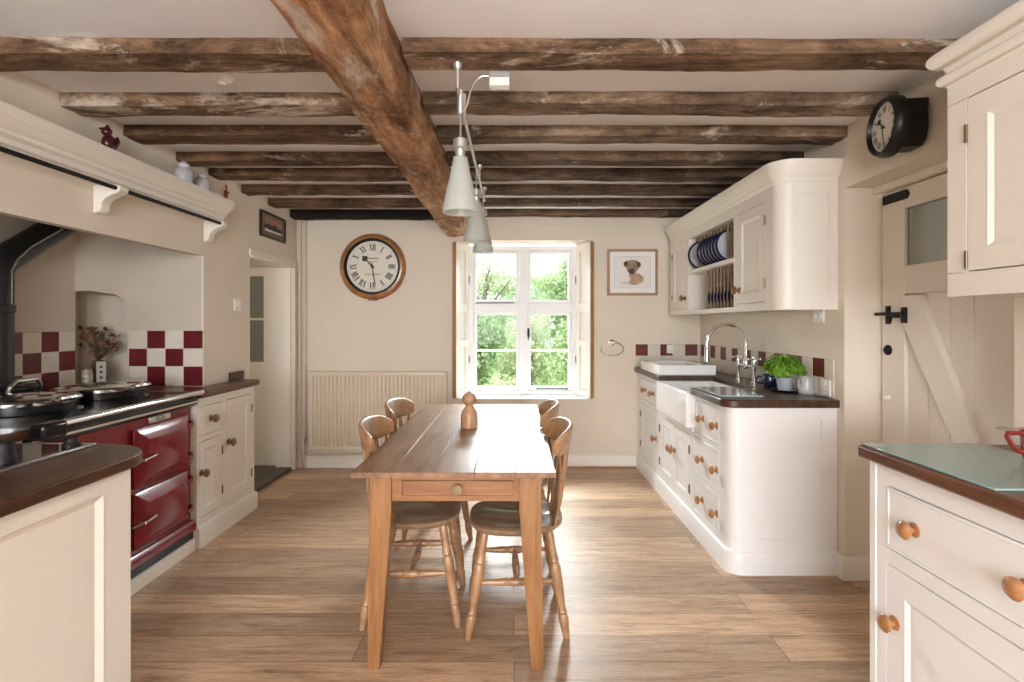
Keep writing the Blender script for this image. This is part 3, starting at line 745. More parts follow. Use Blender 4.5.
tag(m.build('worktop_saver', TEALG, bevel=.002), 'large teal glass sheet lying on the right front worktop', 'glass board')
mg = thing('mug', 'red mug with loop handle on the right front worktop', 'mug', (1.515,1.475,.917), PI)
m = MB(); m.lathe((0,0,0),(0,0,.085),[(0,.034),(.04,.038),(.5,.041),(.97,.043),(1,.0415),(.97,.039),(.5,.037),(.1,.034),(.1,.0)],28); m.build('body', REDMUG, mg)
m = MB(); m.tube([(.040,0,.074),(.065,0,.077),(.092,0,.076),(.095,0,.066),(.082,0,.045),(.066,0,.026),(.038,0,.018)],[.008,.007,.0065,.0065,.0065,.007,.008],10); m.build('handle', REDMUG, mg)
m = MB(); m.tube([(1.545,1.50,1.0065),(1.45,1.465,1.0085),(1.40,1.447,1.012)],.003,8); m.sphere((1.378,1.439,1.014),.02,1.15,.75,.25)
tag(m.build('teaspoon', STEEL), 'teaspoon lying across the rim of the red mug', 'spoon')

# ------------------------------------------------------------------ right near wall cabinet
nw = thing('wall_cupboard', 'cream wall cupboard with moulded cornice at the top right', 'cabinet', (1.40,1.655,1.393), -PI/2)
W = 1.3; H = .80
ops = [(.072,.60,.075,.612),(.66,1.20,.075,.612)]
m = MB(); face_frame(m,0,W,0,H,ops); m.box(0,W,.022,.288,0,H); m.build('carcass', CREAM, nw, bevel=.0015, seg=1)
panel_door(nw,*ops[0],CREAM,.066,None,.0725,hz=(.085,.475)); panel_door(nw,*ops[1],CREAM,.066,(.70,.12),1.2,DKNOB)
def roll(o, z, r, n=10): return [(o+r*math.cos(R(-90+180*i/n)), z+r*math.sin(R(-90+180*i/n))) for i in range(n+1)]
prof = [(0,.672)] + roll(.002,.70,.019) + [(.002,.724),(.006,.738)] + roll(.010,.770,.029) + [(.004,.803),(0,.803)]
m = MB(); m.sweep([(0,.288),(0,0),(W,0)], prof)
m.build('cornice', CREAM, nw)

# ------------------------------------------------------------------ right wall plate rack cabinet
pr = thing('plate_rack_cupboard', 'cream wall cupboard with open plate rack over the sink', 'cabinet', (1.385,4.55,1.38), -PI/2)
W, H, D_, r = 1.88, .69, .304, .075
fw = W - r
ops = [(.07,.44,.045,.60),(.49,1.32,.03,.595),(1.37,1.725,.045,.60)]
m = MB(); face_frame(m,0,fw,0,H,ops)
# body leaves the rack bay open
m.box(0,.475,.022,D_,0,H); m.box(1.335,fw,.022,D_,0,H); m.box(.475,1.335,.022,D_,.595,H); m.box(.475,1.335,.022,D_,0,.028)
m.prism([(fw,0)] + arc(fw,r,r,-90,0,12)[1:] + [(W,.08),(W,r+.02)][1:] + [(W-.007,r+.02),(W-.007,.255),(W,.255),(W,D_),(fw,D_)], 0, H)
m.box(W-.007,W,r+.02,.255,0,.10); m.box(W-.007,W,r+.02,.255,.612,H)
m.build('carcass', CREAM, pr)
panel_door(pr,*ops[0],CREAM,.055,(.405,.13),.071,DKNOB); panel_door(pr,*ops[2],CREAM,.058,(1.402,.13),1.726,DKNOB)
prof = [(0,.665),(.008,.675),(.010,.69),(.020,.70),(.023,.715),(.033,.73),(.042,.752),(.044,.775),(0,.775)]
m = MB(); m.sweep([(0,0),(fw,0)] + arc(fw,r,r,-90,0,12)[1:] + [(W,D_)], prof); m.build('cornice', CREAM, pr)
m = MB(); m.box(.476,1.334,-.006,D_-.021,.315,.343); m.build('shelf', CREAM, pr, bevel=.003)
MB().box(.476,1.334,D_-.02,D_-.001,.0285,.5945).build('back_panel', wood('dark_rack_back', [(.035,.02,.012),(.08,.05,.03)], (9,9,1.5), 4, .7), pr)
PD, X0D = .0585, .535
for z0, z1, i0 in ((.343,.595,0),(.028,.315,4)):
    for yy in (.050,.22):
        for i in range(i0,14):
            x = X0D + i*PD
            MB().cyl((x,yy,z0),(x,yy,z1),.0095,8).build('rack_dowel', SLATW, pr)
# plates
def plate_mesh(rad):
    pr_ = [(0,rad*.55),(.1,rad*.58),(.55,rad*.86),(.9,rad),(1,rad*.985),(.7,rad*.85),(.35,rad*.56),(.3,0)]
    m = MB(); m.mi = 1
    m.lathe((0,.010,0),(0,-.010,0), [(0,0),(0.0,rad*.55),(.1,rad*.58),(.55,rad*.80)], 40, caps=False)
    m.mi = 0
    m.lathe((0,-.001,0),(0,-.010,0), [(0,rad*.80),(.8,rad),(1,rad*.985),(.78,rad*.86)], 40, caps=False)
    m.mi = 1
    m.lathe((0,-.0080,0),(0,-.001,0), [(0,rad*.86),(.6,rad*.58),(.7,0)], 40, caps=False)
    return m
gp = 'plates in the upper tier of the rack'
nth = ['first','second','third','fourth','fifth','sixth','seventh','eighth','ninth']
ys = [4.0] + [3.82 - .0585*i for i in range(7)]
first = None
for i, y in enumerate(ys):
    # align to dowel gaps
    kx = round((4.55 - y - X0D - PD/2)/PD); yy = 4.55 - (X0D + PD/2 + kx*PD)
    lab = ('navy-rimmed plate standing apart at the far end of the upper rack' if i == 0 else
           f'navy-rimmed plate in the upper rack, {nth[i-1]} of the close row counted from the far end')
    if first is None:
        first = plate_mesh(.112).build('plate', [NAVY, PLATEW], angle=50); o = first
    else:
        o = first.copy(); COL.objects.link(o)
    o.location = (1.462 if i == 0 else 1.468, yy, 1.836); o.rotation_euler = (0,0,0)
    tag(o, lab, 'plate', gp)
s1st = None
for i in range(9):
    yy = 4.55 - (X0D + PD/2 + (4+i)*PD)
    if s1st is None:
        s1st = plate_mesh(.083).build('side_plate', [NAVY, NAVY], angle=50); o = s1st
    else:
        o = s1st.copy(); COL.objects.link(o)
    o.location = (1.50, yy, 1.492)
    tag(o, f'small dark blue plate in the lower rack, {nth[i]} from the far end', 'plate', 'small blue plates in the lower tier')

# ------------------------------------------------------------------ right base run
XF = 1.125
def knobs(*a): return list(a)
fu = thing('base_cupboard', 'white base cupboard in the far right corner left of the sink', 'cabinet', (XF,4.645,0), -PI/2)
W = .66
ops = [(.10,.635,.645,.83),(.10,.635,.145,.61)]
m = MB(); face_frame(m,0,W,0,.868,ops); m.box(0,W,.022,.56,0,.868); m.build('carcass', WHITE, fu)
drawer(fu,*ops[0],WHITE,[(.27,.738),(.51,.738)]); panel_door(fu,*ops[1],WHITE,.06,(.59,.394),.101)
m = MB(); m.sweep([(0,0),(W,0)], plinth_prof(.12,.018)); m.build('plinth', WHITE, fu)
su = thing('sink_cupboard', 'white two-door cupboard under the sink', 'cabinet', (XF,3.985,0), -PI/2)
W = .74
ops = [(.035,.37,.145,.60),(.37,.705,.145,.60)]
m = MB(); face_frame(m,0,W,0,.655,ops); m.box(0,W,.022,.56,0,.655); m.box(0,.128,0,.56,.655,.868)
m.build('carcass', WHITE, su)
panel_door(su,*ops[0],WHITE,.055,(.335,.42),.036); panel_door(su,*ops[1],WHITE,.055,(.405,.42),.704)
m = MB(); m.sweep([(0,0),(W,0)], plinth_prof(.12,.018)); m.build('plinth', WHITE, su)
du = thing('drawer_unit', 'white three-drawer unit with rounded corner at the near end of the sink run', 'cabinet', (XF,3.2445,0), -PI/2)
W, D_, r = .572, .562, .065
fw = W - r
ops = [(.09,.44,.635,.835),(.035,.44,.385,.61),(.035,.44,.145,.36)]
ops = [(.085,.44,.635,.835),(.035,.44,.385,.61),(.035,.44,.145,.36)]
m = MB(); face_frame(m,.0,fw,0,.62,[o for o in ops[1:]]); face_frame(m,.07,fw,.62,.868,[ops[0]]); m.box(0,fw,.022,D_,0,.655); m.box(.07,fw,.022,D_,.655,.868)
m.prism([(fw,0)] + arc(fw,r,r,-90,0,12)[1:] + [(W,.13),(W-.006,.13),(W-.006,.482),(W,.482),(W,D_),(fw,D_)], 0, .868)
m.box(W-.006,W,.13,.482,0,.19); m.box(W-.006,W,.13,.482,.80,.868)
m.build('carcass', WHITE, du)
drawer(du,*ops[0],WHITE,[(.195,.74),(.405,.74)],kk=.95)
drawer(du,*ops[1],WHITE,[(.185,.495),(.405,.495)],kk=.95)
drawer(du,*ops[2],WHITE,[(.185,.252),(.405,.252)],kk=.95)
m = MB(); m.sweep([(0,0),(fw,0)] + arc(fw,r,r,-90,0,12)[1:] + [(W,D_)], plinth_prof(.12,.018)); m.build('plinth', WHITE, du)
# worktop with sink cut-out
r = .075; xe = 1.09; yn = 2.648
m = MB()
m.prism([(xe,3.845),(1.505,3.845),(1.505,3.172),(xe,3.172)] + [(xe,yn+r)] + arc(xe+r,yn+r,r,180,270,10)[1:] + [(1.688,yn),(1.688,4.648),(xe,4.648)], .869, .910)
tag(m.build('worktop', WORKTOP, bevel=.006, seg=2), 'brown wood worktop running around the white sink', 'worktop')
# belfast sink
sk = thing('sink', 'white ceramic butler sink set into the right-hand worktop', 'sink', (1.065,3.18,.657))
m = MB(); a, b, h, w = .435, .66, .222, .035
vs = [(0,0,0),(a,0,0),(a,b,0),(0,b,0),(0,0,h),(a,0,h),(a,b,h),(0,b,h),(w,w,h),(a-w,w,h),(a-w,b-w,h),(w,b-w,h),(w+.015,w+.015,.03),(a-w-.015,w+.015,.03),(a-w-.015,b-w-.015,.03),(w+.015,b-w-.015,.03)]
fs = [(0,3,2,1),(0,1,5,4),(1,2,6,5),(2,3,7,6),(3,0,4,7),(4,5,9,8),(5,6,10,9),(6,7,11,10),(7,4,8,11),(8,9,13,12),(9,10,14,13),(10,11,15,14),(11,8,12,15),(12,13,14,15)]
m.add(vs, fs); m.build('basin', CERAM, sk, bevel=.012, seg=3)
m = MB(); m.lathe((a/2,b/2,.0305),(a/2,b/2,.034),[(0,.035),(1,.03)],20); m.build('waste', CHROME, sk)
# ceramic tray
ty = MB(); a, b, h, w = .44, .54, .078, .05
vs = [(0,0,0),(a,0,0),(a,b,0),(0,b,0),(0,0,h),(a,0,h),(a,b,h),(0,b,h),(w,w,h),(a-w,w,h),(a-w,b-w,h),(w,b-w,h),(w+.02,w+.02,h-.02),(a-w-.02,w+.02,h-.02),(a-w-.02,b-w-.02,h-.02),(w+.02,b-w-.02,h-.02)]
ty.add(vs, fs)
tag(ty.build('ceramic_tray', CERAM, bevel=.007, seg=3, loc=(1.095,3.885,.911)), 'thick white ceramic tray sitting on the worktop left of the sink', 'tray')
m = MB(); m.prism([(1.118,2.80),(1.135,2.772),(1.345,2.765),(1.355,2.78),(1.355,3.14),(1.34,3.155),(1.13,3.155),(1.118,3.14)], .911, .917)
tag(m.build('chopping_board', PALEG, bevel=.002), 'pale blue glass chopping board on the worktop right of the sink', 'chopping board')
# tap
tp = thing('tap', 'tall chrome bridge tap with swan neck behind the sink', 'tap', (1.60,3.53,.911))
m = MB()
m.cyl((0,-.12,.105),(0,.12,.105),.011,14)
m.lathe((0,0,.085),(0,0,.16),[(0,.012),(.1,.018),(.5,.02),(.8,.016),(1,.012)],18); m.build('bridge', CHROME, tp)
for y in (-.12,.12):
    m = MB(); m.lathe((0,y,0),(0,y,.15),[(0,.026),(.06,.026),(.1,.014),(.55,.012),(.62,.019),(.85,.019),(.9,.012),(1,.011)],18); p = m.build('pillar', CHROME, tp)
    m = MB(); m.cyl((-.038,y,.158),(.038,y,.158),.006,10); m.cyl((0,y-.038,.158),(0,y+.038,.158),.006,10); m.sphere((0,y,.162),.012)
    for dx,dy in ((.04,0),(-.04,0),(0,.04),(0,-.04)): m.sphere((dx,y+dy,.158),.009,seg=12,rings=8)
    m.build('cross_handle', CHROME, p)
m = MB(); Rr = .135
pts = [(0,0,.15),(0,0,.20),(0,0,.25)] + [(-Rr+Rr*math.cos(R(a)),0,.25+Rr*1.05*math.sin(R(a))) for a in range(10,171,10)] + [(-2*Rr,0,.25),(-2*Rr,0,.19)]
m.tube(pts,.0115,14); sp = m.build('spout', CHROME, tp)
m = MB(); m.lathe((-2*Rr,0,.24),(-2*Rr,0,.13),[(0,.013),(.05,.017),(.5,.016),(.95,.018),(1,.012)],18); m.build('nozzle', CHROME, sp)
# mug, basil, jug
bm = thing('mug', 'small navy blue mug on the worktop between tap and basil', 'mug', (1.60,3.20,.911), R(150))
m = MB(); m.lathe((0,0,0),(0,0,.078),[(0,.03),(.05,.035),(.3,.047),(.6,.05),(.95,.046),(1,.045),(.95,.043),(.5,.046),(.1,.03),(.08,.0)],28); m.build('body', NAVY, bm)
m = MB(); m.tube([(.046,0,.062),(.066,0,.064),(.076,0,.045),(.066,0,.024),(.044,0,.02)],.0065,10); m.build('handle', NAVY, bm)
m = MB(); m.lathe((1.58,2.99,.911),(1.58,2.99,.924),[(0,.05),(.2,.06),(1,.088),(.9,.084),(.5,.06),(.45,0)],32)
tag(m.build('saucer', NAVY), 'dark blue saucer under the basil pot', 'saucer')
bs = thing('potted_basil', 'bushy green basil plant in a grey pot on the worktop', 'plant', (1.58,2.99,.9185))
m = MB(); m.lathe((0,0,0),(0,0,.075),[(0,.034),(.9,.045),(.9,.049),(1,.05),(1,.045),(.85,.043),(.85,0)],28); m.build('pot', POTG, bs)
MB().lathe((0,0,.063),(0,0,.065),[(0,.042),(1,.041)],24).build('soil', SOIL, bs)
def leaf(mb, p, nrm, size, up, cup=.25):
    n = Vector(nrm).normalized(); u = Vector(up); u = (u - n*u.dot(n))
    if u.length < 1e-3: u = n.orthogonal()
    u.normalize(); v = n.cross(u); p = Vector(p)
    o = [(0,0,0),(.3,.28,.06),(.65,.3,.05),(1,0,-.18),(.65,-.3,.05),(.3,-.28,.06)]
    c = (.5,0,-.05)
    V = [p + u*a*size + v*b*size + n*h*size*cup*4*.5 for a,b,h in o] + [p + u*c[0]*size + v*c[1]*size + n*c[2]*size]
    mb.add(V, [(0,1,6),(1,2,6),(2,3,6),(3,4,6),(4,5,6),(5,0,6)])
m = MB(); rnd = random.Random(5); st = MB()
for i in range(16):
    a = rnd.uniform(0,2*PI); q = rnd.uniform(0,.085); top = Vector((q*math.cos(a), q*math.sin(a), rnd.uniform(.13,.205)))
    st.tube([(top.x*.25,top.y*.25,.06),(top.x*.6,top.y*.6,.11),tuple(top)],.002,5)
for i in range(330):
    a = rnd.uniform(0,2*PI); ph = math.acos(rnd.uniform(-.35,1)); rr = rnd.uniform(.55,1)**.5
    d = Vector((math.cos(a)*math.sin(ph), math.sin(a)*math.sin(ph), math.cos(ph)))
    p = Vector((0,0,.135)) + Vector((d.x*.118,d.y*.108,d.z*.088))*rr*(.8+.35*noise.noise(Vector((d.x*2,d.y*2,d.z*2+4))))*1.05
    n = (d + Vector((rnd.uniform(-.5,.5),rnd.uniform(-.5,.5),rnd.uniform(.1,.9)))).normalized()
    leaf(m, p, n, rnd.uniform(.024,.046), (d.x+rnd.uniform(-.4,.4), d.y+rnd.uniform(-.4,.4), -.25))
m.build('leaves', BASIL, bs); st.build('stems', BASIL, bs)
jg = thing('jug', 'small milky white jug behind the basil plant', 'jug', (1.632,2.86,.911), R(200))
m = MB(); m.lathe((0,0,0),(0,0,.10),[(0,.033),(.06,.038),(.4,.042),(.75,.030),(1,.034),(.98,.031),(.75,.027),(.4,.038),(.1,.033),(.08,0)],28); m.build('body', JUGG, jg)
m = MB(); m.tube([(.034,0,.085),(.055,0,.083),(.060,0,.062),(.054,0,.042),(.041,0,.036)],.005,10); m.build('handle', JUGG, jg)

# ------------------------------------------------------------------ tiles
def tiles(name, label, axis, plane, out, u0, u1, zs, red, pitch, clip=None):
    """axis 'x': wall of constant x, u = y going down from u0; axis 'y': constant y, u = x going up from u0"""
    m = MB(); g = .0015; th = .008
    def bx(u, v, z0, z1, d0, d1):
        a, b = min(u,v), max(u,v); p, q = sorted((plane+out*d0, plane+out*d1))
        if axis == 'x': m.box(p,q,a,b,z0,z1)
        else: m.box(a,b,p,q,z0,z1)
    m.mi = 2; bx(u0,u1,zs[0],zs[-1],.0005,th-.003)
    sgn = 1 if u1 > u0 else -1
    n = int(math.ceil(abs(u1-u0)/pitch - .12))
    for i in range(n):
        a = u0 + sgn*i*pitch; b = u0 + sgn*(i+1)*pitch
        if (b-u1)*sgn > 0 or i == n-1: b = u1
        for j in range(len(zs)-1):
            m.mi = 1 if red(i,j) else 0
            bx(a+sgn*g, b-sgn*g, zs[j]+g, zs[j+1]-g, .001, th)
    if clip:
        m.mi = 0
        for j in range(len(zs)-1): bx(clip, u0, zs[j]+g, zs[j+1]-g, .001, th)
    o = m.build(name, [TCREAM,TRED,GROUT], bevel=.0015, seg=1)
    return tag(o, label, 'tiles')
tiles('tile_splashback', 'cream tile band with alternating burgundy tiles on the right wall above the worktop', 'x', XR, -1, 4.605, 2.695, [.911,1.013,1.118], lambda i,j: j==1 and i%2==0, .10745, YB-.010)
tiles('tile_splashback', 'short cream and burgundy tile band on the back wall beside the white tray', 'y', YB, -1, 1.102, 1.680, [.911,1.013,1.118], lambda i,j: j==1 and i in (0,2,4), .1125)
tiles('tile_splashback', 'chequered burgundy and cream tiles right of the niche in the inglenook', 'y', 3.25, -1, -2.44, XL-.002, [.91,1.035,1.148,1.262], lambda i,j: (i+j)%2==1, .115)
tiles('tile_splashback', 'chequered burgundy and cream tiles behind the flue pipe in the inglenook', 'x', -2.59, 1, 3.016, 1.95, [.91,1.035,1.148,1.262], lambda i,j: (i+j)%2==1, .108)

# sockets and switches
def plate_box(name, label, loc, size, normal, toggles, cat='socket'):
    t = thing(name, label, cat, loc, {'-x':-PI/2,'+x':PI/2,'-y':0}[normal])
    w, h = size
    m = MB(); m.box(-w/2,w/2,-.010,0,-h/2,h/2); m.build('faceplate', PLASTIC, t, bevel=.004)
    for x, z, a, b in toggles:
        m = MB(); m.box(x-a/2,x+a/2,-.015,-.010,z-b/2,z+b/2); m.build('rocker', GREYP if a < .012 else PLASTIC, t, bevel=.001, seg=1)
    return t
plate_box('fused_spur', 'white fused switch on the right wall under the plate rack', (XR-.001,2.83,1.352), (.10,.082), '-x', [(-.02,0,.012,.022),(.022,0,.03,.03)], 'switch')
plate_box('wall_socket', 'white socket on the right wall tiles by the worktop end', (XR-.0085,2.755,.962), (.086,.086), '-x', [(0,.02,.02,.014),(-.015,-.015,.008,.006),(.015,-.015,.008,.006)])
plate_box('wall_socket', 'white socket on the back wall tiles beside the tray', (1.415,YB-.0085,1.075), (.062,.078), '-y', [(0,.015,.02,.014),(-.012,-.015,.007,.006),(.012,-.015,.007,.006)])
plate_box('light_switch', 'white light switch on the left wall by the doorway', (XL+.001,3.635,1.44), (.086,.086), '+x', [(-.016,0,.013,.03),(.016,0,.013,.03)], 'switch')

# niche contents
def NP(s, d): p = A + T*s + N*d; return (p.x,p.y,.916)
jar = thing('patterned_jar', 'small cream patterned jar at the left in the inglenook niche', 'jar', NP(.055,.055))
m = MB(); m.lathe((0,0,0),(0,0,.11),[(0,.026),(.05,.03),(.8,.03),(.9,.025),(1,.024)],20); m.build('body', plain('mottled_cream_glaze', (.62,.55,.42), .25, var=.75, vscale=45), jar)
MB().lathe((0,0,.11),(0,0,.122),[(0,.027),(.8,.027),(1,.01)],20).build('lid', SLATW, jar)
bx_ = thing('pale_carton', 'tall pale carton with dark marks in the inglenook niche', 'box', NP(.125,.06), R(40))
MB().box(-.024,.024,-.018,.018,0,.155).build('body', plain('pale_card', (.52,.49,.44), .7), bx_, bevel=.003)
m = MB()
for z in (.05,.085,.115): m.prism([(-.006,z),(.008,z+.004),(.003,z+.016),(-.01,z+.012)],-.0188,-.018,'y')
m.build('printed_marks', INK, bx_)
vs_ = thing('dried_flowers', 'brown and pink dried flowers in a dark vase inside the niche', 'flowers', NP(.105,.15))
MB().lathe((0,0,0),(0,0,.16),[(0,.03),(.3,.045),(.7,.035),(1,.028),(.98,.022),(.6,.02),(.55,0)],18).build('vase', BROWNF, vs_)
m = MB(); fl = MB(); rnd = random.Random(3)
for i in range(46):
    a = rnd.uniform(0,2*PI); q = rnd.uniform(.02,.115); z = rnd.uniform(.20,.36)
    p = Vector((q*math.cos(a)*.9+ .02, q*math.sin(a)*.9-.02, z))
    m.tube([(0,0,.15),(p.x*.5,p.y*.5,.15+(z-.15)*.6),tuple(p)],.0016,5)
    tgt = fl if i % 3 == 0 else m
    for k in range(7):
        leaf(tgt, p, (rnd.uniform(-1,1),rnd.uniform(-1,1),rnd.uniform(0,1)), rnd.uniform(.014,.03), (rnd.uniform(-1,1),rnd.uniform(-1,1),rnd.uniform(-.3,1)))
m.build('stems', BROWNF, vs_); fl.build('flower_heads', PINKF, vs_)

# ------------------------------------------------------------------ clocks
ROM = {1:'I',2:'II',3:'III',4:'IIII',5:'V',6:'VI',7:'VII',8:'VIII',9:'IX',10:'X',11:'XI',12:'XII'}
def numeral_mesh(rad, h, yy):
    mb = MB()
    def stroke(M, x0, x1, w, xs):   # a bar from (x0,-h/2) to (x1,h/2)
        pts = [(x0-w/2,-h/2),(x0+w/2,-h/2),(x1+w/2,h/2),(x1-w/2,h/2)]
        mb.add([M @ Vector((a,0,b)) for a,b in pts], [(0,1,2,3)])
    for n, s in ROM.items():
        ang = -2*PI*n/12
        adv = {'I':h*.26,'V':h*.62,'X':h*.62}
        tot = sum(adv[c] for c in s); x = -tot/2
        M = Matrix.Rotation(-ang,4,'Y') @ Matrix.Translation((0,yy,rad))
        for c in s:
            cx = x + adv[c]/2
            if c == 'I': stroke(M,cx,cx,h*.17,0)
            elif c == 'V': stroke(M,cx,cx-h*.2,h*.17,0); stroke(M,cx,cx+h*.2,h*.07,0)
            else: stroke(M,cx+h*.2,cx-h*.2,h*.17,0); stroke(M,cx-h*.2,cx+h*.2,h*.07,0)
            x += adv[c]
        for sgn in (1,-1):
            w = tot*.5; pts = [(-w,sgn*h/2-h*.02),(w,sgn*h/2-h*.02),(w,sgn*h/2+h*.02),(-w,sgn*h/2+h*.02)]
            mb.add([M @ Vector((a,0,b)) for a,b in pts], [(0,1,2,3)])
    # minute ring
    for k in range(60):
        M = Matrix.Rotation(2*PI*k/60,4,'Y') @ Matrix.Translation((0,yy,rad+h*.72))
        w = h*.02; l = h*.10
        mb.add([M @ Vector(p) for p in ((-w,0,-l),(w,0,-l),(w,0,l),(-w,0,l))], [(0,1,2,3)])
    return mb
def hand(len_, w, ang, y0, spade):
    M = Matrix.Rotation(ang,4,'Y'); m = MB(M)
    if spade:
        q = [(-w*.5,-len_*.15),(w*.5,-len_*.15),(w*.4,len_*.55),(w*2.2,len_*.66),(w*2.2,len_*.78),(w*.8,len_*.9),(0,len_),(-w*.8,len_*.9),(-w*2.2,len_*.78),(-w*2.2,len_*.66),(-w*.4,len_*.55)]
    else:
        q = [(-w*.5,-len_*.18),(w*.5,-len_*.18),(w*.45,len_*.8),(0,len_),(-w*.45,len_*.8)]
    m.prism(q[::-1], y0-.002, y0, 'y'); return m
def clock(label, loc, rz, Ro, Ri, Rd, case, depth, kname):
    t = thing('wall_clock', label, 'clock', loc, rz, None)
    m = MB(); n = 56
    m.lathe((0,0,0),(0,-depth,0),[(0,Ro*.985),(.3,Ro),(.6,Ro*.99),(.85,Ro*.95),(1,Ro*.90),(1,Ri*1.03),(.9,Ri*1.005),(.55,Ri*1.0),(.5,0)],n)
    b = m.build('bezel', case, t, angle=30)
    m = MB(); m.lathe((0,-depth*.62,0),(0,-depth*1.02,0),[(0,Rd*1.0),(1,Ri*1.0),(1,Ri*1.045),(.6,Ri*1.05)],n,caps=False); m.build('inner_ring', CLOCKB, t)
    m = MB(); m.lathe((0,-depth*.50,0),(0,-depth*.66,0),[(0,Rd*1.03),(1,Rd*1.02),(1.0,0)],n); m.build('dial', DIAL, t)
    yd = -depth*.66 - .0012
    numeral_mesh(Rd*.76, Rd*.235, yd).build('numerals', INK, t)
    hand(Rd*.58, Rd*.055, R(-43), yd-.004, True).build('hour_hand', INK, t)
    hand(Rd*.86, Rd*.04, R(171), yd-.008, False).build('minute_hand', INK, t)
    MB().lathe((0,yd,0),(0,yd-.012,0),[(0,Rd*.06),(.8,Rd*.06),(1,Rd*.03)],16).build('centre_boss', INK, t)
    return t, yd
ck, yd = clock('large round wooden-framed clock on the back wall above the radiator', (-1.276,YB,1.819), 0, .30, .242, .228, CLOCKW, .055, '')
text_mesh('LONDON', .030, FADED, ck, (0,yd-.0006,-.072), (PI/2,0,0))
m = MB(); m.box(-.085,.055,yd-.0008,yd-.0002,.068,.078); m.box(-.035,.05,yd-.0008,yd-.0002,.040,.045); m.build('faded_lettering', FADED, ck)
m = MB(); m.prism([(-.045,-.286),(-.035,-.306),(.045,-.306),(.055,-.286)], -.05, -.004, 'y'); m.build('lower_catch', CLOCKW, ck, bevel=.004)
c2, yd2 = clock('small black-cased round clock on the right wall above the recessed door', (1.585,2.14,2.13), -PI/2+R(-9), .125, .104, .098, CLOCKB, .05, '')
m = MB(); m.prism([(-.082,.085),(-.082,-.03),(-.07,-.075),(-.04,-.098),(.04,-.098),(.07,-.075),(.082,-.03),(.082,.085)][::-1], .0, .088, 'y'); m.build('case', CLOCKB, c2, bevel=.005)

# ------------------------------------------------------------------ pictures
dp = thing('framed_picture', 'oak-framed dog portrait on the back wall right of the window', 'picture', (1.074,YB-.001,1.769))
w, h = .228, .209; f_ = .022
m = MB(); m.box(-w,w,-.022,0,h-f_,h); m.box(-w,w,-.022,0,-h,-h+f_); m.box(-w,-w+f_,-.022,0,-h+f_,h-f_); m.box(w-f_,w,-.022,0,-h+f_,h-f_); m.build('frame', FRAMEW, dp, bevel=.003)
MB().box(-w+f_,w-f_,-.010,-.001,-h+f_,h-f_).build('mount', MAT, dp)
m = MB(); m.box(-.158,.158,-.0112,-.010,-.138,.14); m.build('paper', PAPER, dp)
def blob(pts, n=6):
    # smooth closed outline (Catmull-Rom)
    o = []; L_ = len(pts)
    for i in range(L_):
        p0,p1,p2,p3 = [pts[(i+k-1)%L_] for k in range(4)]
        for j in range(n):
            t = j/n
            o.append(tuple(.5*((2*p1[a]) + (-p0[a]+p2[a])*t + (2*p0[a]-5*p1[a]+4*p2[a]-p3[a])*t*t + (-p0[a]+3*p1[a]-3*p2[a]+p3[a])*t**3) for a in (0,1)))
    return o
def flatshape(name, pts, mat, y, parent):
    m = MB(); m.prism(blob(pts)[::-1], y-.0004, y, 'y'); return m.build(name, mat, parent)
TAN = plain('sketch_tan', (.46,.30,.17), .8, var=.25, vscale=40); BRN = plain('sketch_brown', (.10,.065,.045), .8, var=.4, vscale=60)
CHEST = plain('sketch_chest', (.52,.36,.24), .8, var=.3, vscale=35); FUR = plain('sketch_fur', (.34,.24,.15), .8, var=.35, vscale=60)
y = -.0113
flatshape('chest', [(-.035,-.02),(.03,-.005),(.085,-.03),(.10,-.07),(.07,-.10),(.0,-.115),(-.035,-.095),(-.02,-.06)], CHEST, y, dp)
flatshape('head', [(-.06,.095),(-.01,.112),(.05,.10),(.06,.06),(.04,.015),(.01,-.015),(-.03,-.01),(-.05,.02),(-.065,.06)], FUR, y-.0005, dp)
flatshape('ears', [(-.08,.088),(-.05,.102),(-.045,.075),(-.06,.05),(-.078,.06)], BRN, y-.001, dp)
flatshape('ears', [(.035,.098),(.07,.085),(.072,.055),(.05,.04),(.04,.065)], BRN, y-.001, dp)
flatshape('muzzle', [(-.035,.03),(.0,.035),(.02,.02),(.01,-.012),(-.02,-.015),(-.038,.005)], BRN, y-.001, dp)
flatshape('eyes', [(-.035,.058),(-.025,.062),(-.02,.055),(-.03,.05)], INK, y-.0015, dp)
flatshape('eyes', [(.012,.058),(.022,.062),(.026,.054),(.016,.05)], INK, y-.0015, dp)
flatshape('sketch_shadow', [(-.11,-.10),(-.06,-.085),(-.02,-.10),(-.07,-.108)], plain('sketch_grey', (.62,.58,.58), .8), y, dp)
m = MB()
for a,b,c,d in ((-.162,.162,.141,.1435),(-.162,.162,-.1415,-.139),(-.162,-.1595,-.139,.141),(.1595,.162,-.139,.141)): m.box(a,b,-.0108,-.010,c,d)
m.build('mount_line', plain('mount_line_grey', (.42,.40,.42), .8), dp)
lp = thing('framed_picture', 'dark-framed landscape picture high on the left wall above the doorway', 'picture', (XL+.001,4.17,2.09), PI/2)
w, h = .213, .102; f_ = .016
m = MB(); m.box(-w,w,-.02,0,h-f_,h); m.box(-w,w,-.02,0,-h,-h+f_); m.box(-w,-w+f_,-.02,0,-h+f_,h-f_); m.box(w-f_,w,-.02,0,-h+f_,h-f_); m.build('frame', plain('dark_frame', (.02,.013,.01), .35), lp, bevel=.003)
MB().box(-w+f_,w-f_,-.009,-.001,-h+f_,h-f_).build('mount', plain('brown_mount', (.20,.15,.11), .8), lp)
MB().box(-.14,.14,-.0102,-.009,-.012,.062).build('painted_sky', plain('dusk_sky_print', (.38,.20,.14), .6, var=.3, vscale=12), lp)
